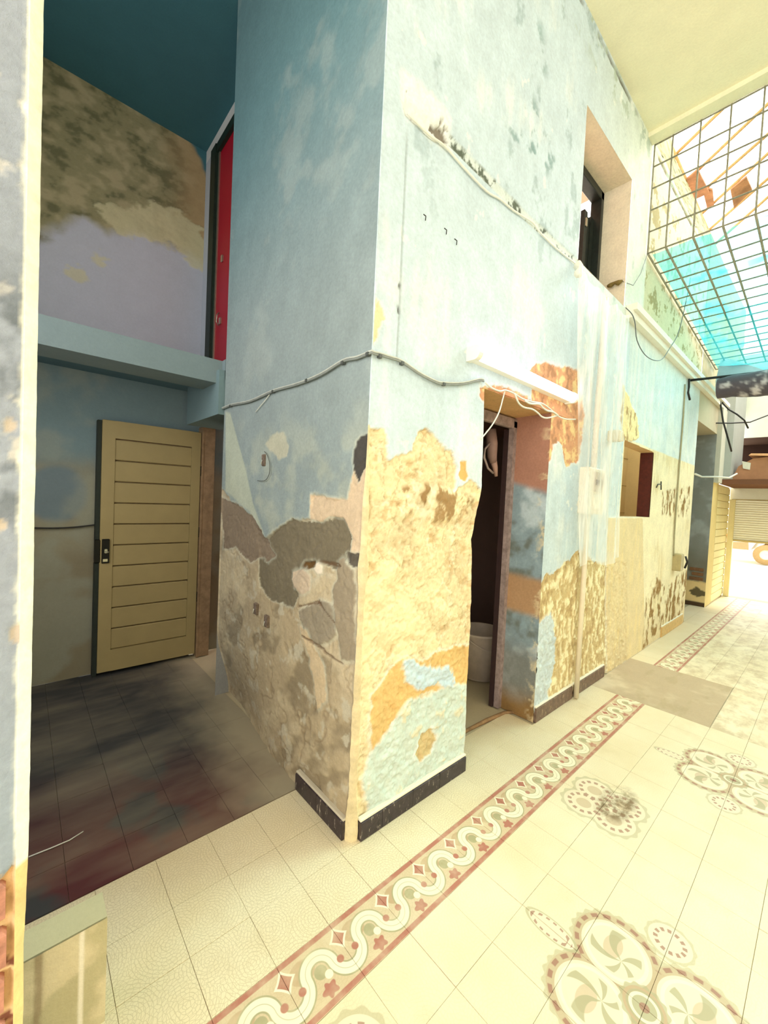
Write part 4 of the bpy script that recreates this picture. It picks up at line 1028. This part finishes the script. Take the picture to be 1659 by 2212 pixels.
cable('hanging_wire', path([(1352, 665), (1366, 680), (1372, 700), (1376, 735), (1392, 765), (1412, 778), (1430, 776), (1445, 755), (1465, 720), (1480, 660), (1492, 600)], 'y', 1.22), .004, cgr, 'thin grey wire looping below the white ledge')
cable('wall_wire', path([(1480, 830), (1476, 900), (1468, 1000), (1462, 1080), (1457, 1150), (1455, 1200)], 'y', WY-.012), .009, flat('beige_conduit', (160, 152, 120), .6), 'thin straight conduit from ledge down to the switch box', 'conduit')
cable('sky_wire', [at(1343, 607, 'x', 3.81), (3.95, 1.285, 3.46), (4.1, 1.28, 3.62), (4.285, 1.29, 3.88)], .0025, cgr, 'fine wire from the window rag to the net corner', 'wire')
cable('street_cable', [at(1552, 845, 'x', 7.9), at(1556, 870, 'x', 7.9), at(1562, 910, 'x', 7.9), at(1572, 945, 'x', 7.9), at(1580, 975, 'x', 8.1)], .012, cbk, 'black cable dropping from the tarp beside the far pilaster')
cable('street_cable', [at(1558, 868, 'x', 8.0), at(1575, 885, 'x', 8.0), at(1592, 895, 'x', 8.0), at(1608, 908, 'x', 8.1), at(1616, 925, 'x', 8.2)], .012, cbk, 'black cable arching toward the dark loft opening')
cable('street_cable', [at(1518, 916, 'x', 8.0), at(1545, 914, 'x', 8.0), at(1580, 914, 'x', 8.2), at(1620, 912, 'x', 8.4), at(1659, 897, 'x', 8.6)], .010, cbk, 'black cable strung level across the pilaster and loft')
cable('street_cable', [at(1502, 1024, 'y', 1.3), at(1516, 1030, 'x', 7.9), at(1545, 1030, 'x', 7.9), at(1575, 1032, 'x', 8.3), at(1592, 1023, 'x', 8.4)], .014, cwh, 'pale cable running from the wall end to the brown lintel')
cable('recess_cable', path([(60, 1140), (110, 1141), (160, 1139), (212, 1133)], 'y', RY-.02), .006, cbk, 'dark cable crossing the recess back wall to the door lock')
cable('floor_shine', [at(62, 1851, 'z', .004), at(110, 1832, 'z', .006), at(150, 1815, 'z', .004), at(180, 1796, 'z', .003)], .0025, cwh, 'thin pale line standing in for a shine on the dark tiles by the left pillar', 'wire')  # pale line laid on the floor in place of a shine

# sockets and loose ends on the shaded pier face
def outlet(u, v, h, label):
    p = at(u, v, 'x', PXF); r = empty('socket_box', p); tag(r, label, 'socket')
    f = MB().box((PXF-.008, p[1]-.02, p[2]-h/2), (PXF+.01, p[1]+.02, p[2]+h/2), bev=.004).build('box', flat('rusty_box', (120, 104, 92), .8, var=.4, scale=60)); reparent(r, f)
    f = MB().tube([(PXF-.012, p[1]+.005, p[2]+.0), (PXF-.02, p[1]-.004, p[2]-.02), (PXF-.012, p[1]+.006, p[2]-.03)], .003).build('wire', cwh); reparent(r, f)
outlet(571, 994, .07, 'small open socket box with loose wires in the blue paint')
outlet(576, 1342, .07, 'rusty socket box low in the bare plaster of the shaded face')
outlet(553, 1315, .07, 'left one of the two low socket boxes in bare plaster')
cable('loose_wire', path([(571, 975), (578, 985), (583, 1005), (581, 1025), (572, 1038), (556, 1038)], 'x', PXF-.01), .002, cgr, 'thin grey wire curling below the upper socket box', 'wire')
# hooks on the wall
cable('wall_hook', path([(1418, 1053), (1421, 1046), (1428, 1046), (1428, 1040), (1428, 1058)], 'y', WY-.02, 1), .006, cbk, 'small bent iron hook in the cream wall right of the hatch', 'hook')
for i, (u, v) in enumerate(((918, 467), (963, 497), (985, 520))):
    o = cable('wall_nail', path([(u-3, v-4), (u+2, v), (u+1, v+9)], 'y', WY-.012, 1), .0025, cbk, ['bent nail at the left of three in the upper bright wall', 'middle bent nail of three in the upper bright wall', 'lowest bent nail of three in the upper bright wall'][i], 'nail', 'bent nails in the bright wall')
# switch box on the far wall
p = at(1458, 1215, 'y', WY); r = empty('switch_box', p); tag(r, 'small metal isolator switch box low on the far cream wall', 'switch')
f = MB().box((p[0]-.13, WY-.09, p[2]-.09), (p[0]+.0, WY+.01, p[2]+.12), bev=.01).build('box', flat('box_metal', (176, 160, 116), .5)); reparent(r, f)
f = MB().tube([(p[0]+.02, WY-.1, p[2]+.09), (p[0]+.03, WY-.12, p[2]+.02), (p[0]+.02, WY-.1, p[2]-.06)], .012).build('lever', cbk); reparent(r, f)

# ------------------------------------------------------------------ meter box, pipes
mt = empty('meter_box', (3.3, WY, 1.63)); tag(mt, 'white electric meter box behind the plastic sheet', 'meter')
mm_ = flat('meter_white', (236, 226, 206), .4, var=.03)
f = MB(); f.box((3.156, 1.235, 1.455), (3.45, WY+.01, 1.81), bev=.01); reparent(mt, f.build('case', mm_))
f = MB(); f.box((3.24, 1.228, 1.63), (3.42, 1.235, 1.78), bev=.003); reparent(mt, f.build('window', flat('meter_glass', (200, 186, 170), .15)))
f = MB(); f.box((3.26, 1.223, 1.68), (3.32, 1.228, 1.72)); f.box((3.34, 1.223, 1.68), (3.40, 1.228, 1.72)); reparent(mt, f.build('dial', flat('meter_dial', (110, 96, 92), .5)))
f = MB(); f.box((3.24, 1.228, 1.49), (3.42, 1.235, 1.6), bev=.003); reparent(mt, f.build('cover', flat('meter_cover', (240, 234, 214), .4)))
pvc = flat('pvc_white', (222, 208, 180), .5, var=.05)
o = MB().tube([(3.262, 1.275, .01), (3.262, 1.275, .7), (3.262, 1.275, 1.455)], .019, seg=12).build('water_pipe', pvc); tag(o, 'white plastic pipe from the meter box down to the floor', 'pipe')
o = MB().tube([(3.3, 1.27, 1.8), (3.31, 1.27, 2.4), (3.33, 1.27, 3.12)], .021, seg=12).build('water_pipe', flat('pvc_pale', (236, 226, 214), .4)); tag(o, 'white conduit pipe rising from the meter box behind plastic', 'pipe')
o = MB().box((3.66, 1.22, 2.07), (3.76, WY+.005, 2.16), bev=.008).build('junction_box', pvc); tag(o, 'small white junction box at the left of the hatch', 'junction box')

# ------------------------------------------------------------------ plastic sheet
pm_, nt, b = newmat('clear_plastic', .25, (.95, .95, .9)); b.inputs['Specular IOR Level'].default_value = .6
tr = nt.nodes.new('ShaderNodeBsdfTransparent'); tl = nt.nodes.new('ShaderNodeBsdfTranslucent'); tl.inputs[0].default_value = (.95, .94, .88, 1)
mx1 = nt.nodes.new('ShaderNodeMixShader'); mx2 = nt.nodes.new('ShaderNodeMixShader'); out = nt.nodes['Material Output']
nt.links.new(b.outputs[0], mx1.inputs[1]); nt.links.new(tl.outputs[0], mx1.inputs[2]); mx1.inputs[0].default_value = .35
g = geo(nt); mpn = nt.nodes.new('ShaderNodeMapping'); mpn.inputs['Scale'].default_value = (4, 0, .4); nt.links.new(g, mpn.inputs[0])
op = mapr(nt, noise(nt, mpn.outputs[0], 2.2, 4, .6), .40, .62, .2, .82)
nt.links.new(op, mx2.inputs[0]); nt.links.new(tr.outputs[0], mx2.inputs[1]); nt.links.new(mx1.outputs[0], mx2.inputs[2]); nt.links.new(mx2.outputs[0], out.inputs[0])
def sheet_pos(U, V):   # U 0..1 across, V 0..1 down from top
    yb = 1.17
    xl = np.interp(V, [0, .1, .5, 1], [2.62, 2.64, 2.76, 2.90]); xr = np.interp(V, [0, .08, .5, 1], [3.56, 3.57, 3.60, 3.66])
    X = xl+(xr-xl)*U
    zt = 3.07-.05*np.sin(U*math.pi)-.05*np.abs(np.sin(U*9)); zb = 1.09+.03*np.sin(U*7)
    Z = zt+(zb-zt)*V
    fold = .016*np.sin(U*26+2*V+4*fbm(U, V*.6, 3, 1001))*sst(-.1, .4, V)+.03*fbm(U*3, V*.5, 4, 1003)+.010*fbm(U*1.5, V*3, 8, 1004)*sst(.6, .1, V)
    return np.stack([X, yb+fold-.005, Z], -1)
o = sheet('plastic_sheet', np.linspace(0, 1, 160), np.linspace(0, 1, 160), sheet_pos, lambda U, V: (np.ones(U.shape+(3,))*.9, 0*U), (0, -1, 0), pm_)
tag(o, 'translucent white plastic sheet hanging in folds over the meter box', 'plastic sheet')
o = MB().tube([at(1251, 566, 'y', 1.27), at(1249, 575, 'y', 1.25), at(1254, 583, 'y', 1.23), at(1250, 590, 'y', 1.21)], [.012, .03, .022, .03], lin((236, 232, 214)), 8).build('plastic_knot', PLS); tag(o, 'knotted corner of plastic tied at the window sill', 'knot')

# ------------------------------------------------------------------ skylight grille (rebar), net, roof battens
rb = flat('rebar', (150, 146, 126), .6, .3, var=.3)
gr = empty('security_grille', (4.28, 1.29, 3.88)); tag(gr, 'welded iron bar grille closing the skylight, upright part and long sloping part', 'grille')
def bar(a, b, r=.007, nm='bar'):
    o = MB().tube([a, b], r, seg=6).build(nm, rb); reparent(gr, o)
for k in range(15):
    y = 1.29-.2*k+(0 if k else 0); 
    if k == 1: y = 1.15
    if k > 1: y = 1.15-.2*(k-1)
    bar((4.285, y, 3.88), (4.285, y, 4.88))
for k in range(6): bar((4.285, 1.29, 3.88+.195*k), (4.285, -1.8, 3.88+.195*k))
def gz(x): return 3.88-(x-4.285)*.075
for k in range(15):
    y = 1.29 if k == 0 else 1.15-.2*(k-1)
    bar((4.285, y, gz(4.285)), (7.6, y, gz(7.6)), .009)
for k in range(1, 18): bar((4.285+.195*k, 1.29, gz(4.285+.195*k)), (4.285+.195*k, -1.8, gz(4.285+.195*k)), .007)
nm_, nt, b = newmat('turquoise_net', .6, tuple(lin((10, 150, 165))))
tr = nt.nodes.new('ShaderNodeBsdfTransparent'); tr.inputs[0].default_value = (.55, .95, .98, 1); tl = nt.nodes.new('ShaderNodeBsdfTranslucent'); tl.inputs[0].default_value = (.05, .52, .60, 1)
m1 = nt.nodes.new('ShaderNodeMixShader'); m1.inputs[0].default_value = .7; m2 = nt.nodes.new('ShaderNodeMixShader'); out = nt.nodes['Material Output']
nt.links.new(b.outputs[0], m1.inputs[1]); nt.links.new(tl.outputs[0], m1.inputs[2]); nt.links.new(m1.outputs[0], m2.inputs[2]); nt.links.new(tr.outputs[0], m2.inputs[1]); nt.links.new(m2.outputs[0], out.inputs[0])
a = nt.nodes.new('ShaderNodeAttribute'); a.attribute_name = 'Col'; nt.links.new(a.outputs['Fac'], m2.inputs[0])
def net_pos(U, V):
    X = 4.35+3.3*U; Y = 1.27-.35*U**2*0-3.2*V-.10*sst(.3, 1, U)*(1-V)
    sag = .25*sst(.35, .95, U)+.14*np.sin(U*3)*sst(0, .1, V)*0+.03*fbm(U*3, V*3, 3, 1101)
    Z = gz(X)+.02-sag*sst(-.05, .15, V+.1)+.0
    return np.stack([X, Y, Z-.02*sst(0, .3, V)], -1)
def net_col(U, V):
    n1 = fbm(U*3, V*3, 2.5, 1105); o = .36+.7*n1+.45*sst(.7, .95, U)+.4*sst(.1, .25, fbm(U*3, V*3, 5, 1107))
    o = np.clip(o, .12, .92); return np.stack([o, o, o], -1), .012*n1
o = sheet('shade_net', np.linspace(0, 1, 90), np.linspace(0, 1, 90), net_pos, net_col, (0, 0, 1), nm_)
tag(o, 'turquoise shade net sagging over the sloping grille', 'net')
rw = flat('roof_wood', (196, 160, 100), .8, var=.2); rwb = flat('rusty_board', (184, 128, 88), .85, var=.35, scale=8)
bat = [((5.417, 1.442), (5.111, .972)), ((5.815, 1.27), (5.349, .665)), ((6.296, 1.373), (5.776, .699)), ((6.739, 1.435), (6.08, .715)), ((7.179, 1.419), (6.536, .751)), ((7.635, 1.434), (6.916, .782))]
rr_ = empty('roof_frame', (6, 1.2, 5.5)); tag(rr_, 'broken wooden batten frame of the old roof above the grille', 'roof frame')
for (a, b_) in bat:
    a = np.array([*a, 5.5]); b_ = np.array([*b_, 5.5]); d = b_-a
    f = MB().tube([a-d*.2, b_+d*2.6], .022, seg=4).build('batten', rw); reparent(rr_, f)
for (a, b_) in (((4.9, -.6), (8.2, -1.7)), ((5.2, 1.42), (8.2, 1.42))):
    f = MB().tube([(*a, 5.46), (*b_, 5.46)], .03, seg=4).build('beam', rw); reparent(rr_, f)
for i, bb in enumerate(([(5.81, 1.39), (5.73, 1.27), (6.25, 1.25), (6.26, 1.43)], [(6.38, 1.07), (6.26, .91), (6.56, .89), (6.80, 1.09)], [(6.1, 1.3), (6.25, 1.22), (6.6, 1.26), (6.6, 1.33)])):
    f = MB().prism([(x, y, 5.44+.01*i) for x, y in bb], (0, 0, .02)).build('roof_board', rwb)
    tag(f, ['rusty loose board lying over the skylight at left', 'brown square board lying over the skylight at right', 'narrow brown strip of board between the two roof boards'][i], 'board')

# pole and rolled tarp
o = MB().tube([(6.2, 1.305, 3.155), (6.2, .9, 3.135), (6.2, -.6, 3.08)], .016, seg=8).build('curtain_pole', flat('black_pole', (40, 42, 42), .4)); tag(o, 'black pole fixed to the ledge carrying the rolled tarpaulin', 'pole')
o = MB().tube([(6.1, 1.29, 3.15), (6.12, 1.29, 3.05), (6.1, 1.29, 2.98), (6.16, 1.28, 2.9)], .012, cap=True).build('rope_end', cbk); tag(o, 'black rope end hanging from the pole at the wall', 'rope')
def tarp_pos(U, V):
    y = 1.02-2.0*U; th = V*2*math.pi
    r = .115+.04*fbm(U*6, V*2, 2, 1201)+.03*sst(.0, .3, U)
    return np.stack([6.2+r*np.cos(th), y, 3.01+r*1.0*np.sin(th)-.02*sst(0, .3, U)], -1)
def tarp_col(U, V):
    n1 = fbm(U*6, V*2, 3, 1203); c = np.tile(lin((84, 76, 82)), U.shape+(1,)); c = mixc(c, sst(.08, .2, n1), lin((190, 180, 180))); return c, .012*n1
o = sheet('rolled_tarp', np.linspace(0, 1, 90), np.linspace(0, 1, 40), tarp_pos, tarp_col, (1, 0, 0), plaster('tarp_cloth', .08, .2, .5),
          extra=MB().lathe([(0, 0), (.10, 0), (.115, -.02)], (6.2, 1.03, 3.01), lin((214, 214, 208)), 20, 'y'))
tag(o, 'rolled dark grey tarpaulin hanging under the black pole', 'tarpaulin')
def tf_pos(U, V):
    A_ = np.array(at(1519, 776, 'x', 7.5)); B_ = np.array(at(1700, 815, 'x', 6.5)); C_ = np.array(at(1545, 826, 'x', 6.3)); D_ = np.array(at(1700, 822, 'x', 6.3))
    A_[1] = min(A_[1], 1.22); C_[1] = min(C_[1], 1.2)
    return (A_*(1-U[..., None])+B_*U[..., None])*(1-V[..., None])+(C_*(1-U[..., None])+D_*U[..., None])*V[..., None]
o = sheet('tarp_flap', np.linspace(0, 1, 30), np.linspace(0, 1, 12), tf_pos, lambda U, V: (np.tile(lin((128, 130, 130)), U.shape+(1,)), .02*fbm(U, V, 5, 1)), (-1, 0, 0), plaster('tarp_flap_cloth', .08, .2, .5))
tag(o, 'grey flap of tarpaulin stretched up behind the turquoise net', 'tarpaulin')

# ------------------------------------------------------------------ street end: cardboard, shutter, car
cb = empty('cardboard_box', (9.0, .8, 2.07)); tag(cb, 'torn brown cardboard box on the lintel over the street door', 'box')
cm = flat('cardboard', (176, 128, 92), .85, var=.12, scale=6)
f = MB(); y0_, y1_ = -.4, 1.10
f.prism([(8.75, 1.18, 2.07), (8.75, 1.10, 2.30), (8.75, .93, 2.42), (8.75, .6, 2.46), (8.75, -.4, 2.46), (8.75, -.4, 2.07)], (.6, 0, 0)); reparent(cb, f.build('body', cm))
f = MB(); f.prism([(8.70, .98, 2.47), (8.70, .6, 2.44), (8.70, .2, 2.38), (8.70, .2, 2.40), (8.70, .6, 2.48), (8.70, .95, 2.50)], (.5, 0, 0)); reparent(cb, f.build('flap', flat('cardboard_flap', (222, 172, 124), .8)))
f = MB(); q1 = at(1603, 998, 'x', 8.745); q2 = at(1623, 1013, 'x', 8.745)
f.prism([at(1603, 996, 'x', 8.745), at(1622, 1000, 'x', 8.745), at(1620, 1015, 'x', 8.745), at(1605, 1012, 'x', 8.745)], (-.006, 0, 0)); reparent(cb, f.build('sticker', flat('sticker', (222, 220, 196), .5)))
sh = empty('roller_shutter', (9.7, 0, 1.04)); tag(sh, 'half raised pale roller shutter at the street door', 'shutter')
slm = flat('shutter_slat', (250, 248, 232), .5, var=.03); sm0 = None
for i in range(18):
    if sm0 is None:
        f = MB(); f.prism([(0, 0, 0), (-.014, 0, .008), (-.018, 0, .021), (-.012, 0, .033), (0, 0, .038)], (0, 2.9, 0)); o = f.build('slat', slm); sm0 = o.data
    else: o = bpy.data.objects.new('slat', sm0); col.objects.link(o)
    o.location = (9.74, -1.62, 1.05+i*.0405); reparent(sh, o)
f = MB().box((9.738, -1.62, 1.05), (9.745, 1.28, 1.79), lin((190, 172, 110))).build('backing', PLS); reparent(sh, f)
f = MB().box((9.70, -1.62, 1.02), (9.75, 1.28, 1.05), lin((210, 190, 130))).build('bottom_rail', PLS); reparent(sh, f)
o = MB().box((9.66, 1.22, 0), (9.75, 1.3, 1.78), lin((240, 226, 170))).build('trim_6', PLS); o['kind'] = 'structure'

car = empty('pickup_truck', (17.5, -1, 0)); tag(car, 'white pickup truck parked in the bright street', 'car')
wp = flat('white_car_paint', (246, 240, 226), .3, var=.02); tan = flat('tan_bumper', (150, 124, 84), .5)
f = MB()
# side profile along y (front at y=1.6), extruded in x
prof = [(1.55, .38), (1.62, .6), (1.55, .95), (.9, 1.02), (.2, 1.1), (-.3, 1.62), (-1.4, 1.66), (-1.7, 1.12), (-3.2, 1.1), (-3.25, .45), (-2.75, .42), (-2.65, .62), (-2.4, .72), (-2.15, .62), (-2.05, .42), (.22, .42), (.32, .64), (.58, .76), (.84, .64), (.94, .42)]
f.prism([(17.1, y, z) for y, z in prof], (1.7, 0, 0)); reparent(car, f.build('body', wp))
f = MB(); f.prism([(17.05, 1.66, .42), (17.05, 1.66, .62), (17.05, 1.0, .66), (17.05, .98, .42)], (.06, 0, 0)); f.box((17.05, 1.6, .40), (18.8, 1.72, .6)); reparent(car, f.build('bumper', tan))
f = MB(); f.prism([(17.09, .1, 1.12), (17.09, -.3, 1.56), (17.09, -1.3, 1.58), (17.09, -1.45, 1.14)], (-.01, 0, 0)); reparent(car, f.build('side_window', flat('car_glass', (90, 96, 96), .1)))
f = MB(); f.box((17.08, -1.6, .93), (17.1, 1.5, .96)); reparent(car, f.build('trim_line', flat('car_trim', (150, 130, 90), .5)))
f = MB(); f.box((17.06, 1.42, .74), (17.1, 1.58, .9)); reparent(car, f.build('lamp', flat('car_lamp', (200, 120, 60), .3)))
for (x, y) in ((17.2, .58), (18.6, .58), (17.2, -2.4), (18.6, -2.4)):
    w = MB(); w.lathe([(.15, -.1), (.29, -.1), (.31, -.07), (.31, .07), (.29, .1), (.15, .1), (.15, -.1)], (x, y, .31), seg=24, axis='x'); w = w.build('wheel', flat('tyre', (150, 124, 80), .8)); reparent(car, w)
    h_ = MB(); h_.lathe([(0, -.07), (.06, -.09), (.14, -.075), (.16, -.09), (.16, .09), (0, .09)], (x, y, .31), seg=20, axis='x'); h_ = h_.build('hub', flat('wheel_hub', (226, 206, 160), .4)); h_.parent = w
car.location.y += .77
# bricks at the base of the far column
bc = bpy.data.objects['wall_column']; bbm = flat('brown_brick', (120, 86, 58), .95, var=.3)
for i in range(3):
    b = MB().box((8.135, 1.35, .42+i*.075), (8.16, 1.53-.03*(i % 2), .47+i*.075), bev=.004).build('brick', bbm); b.parent = bc
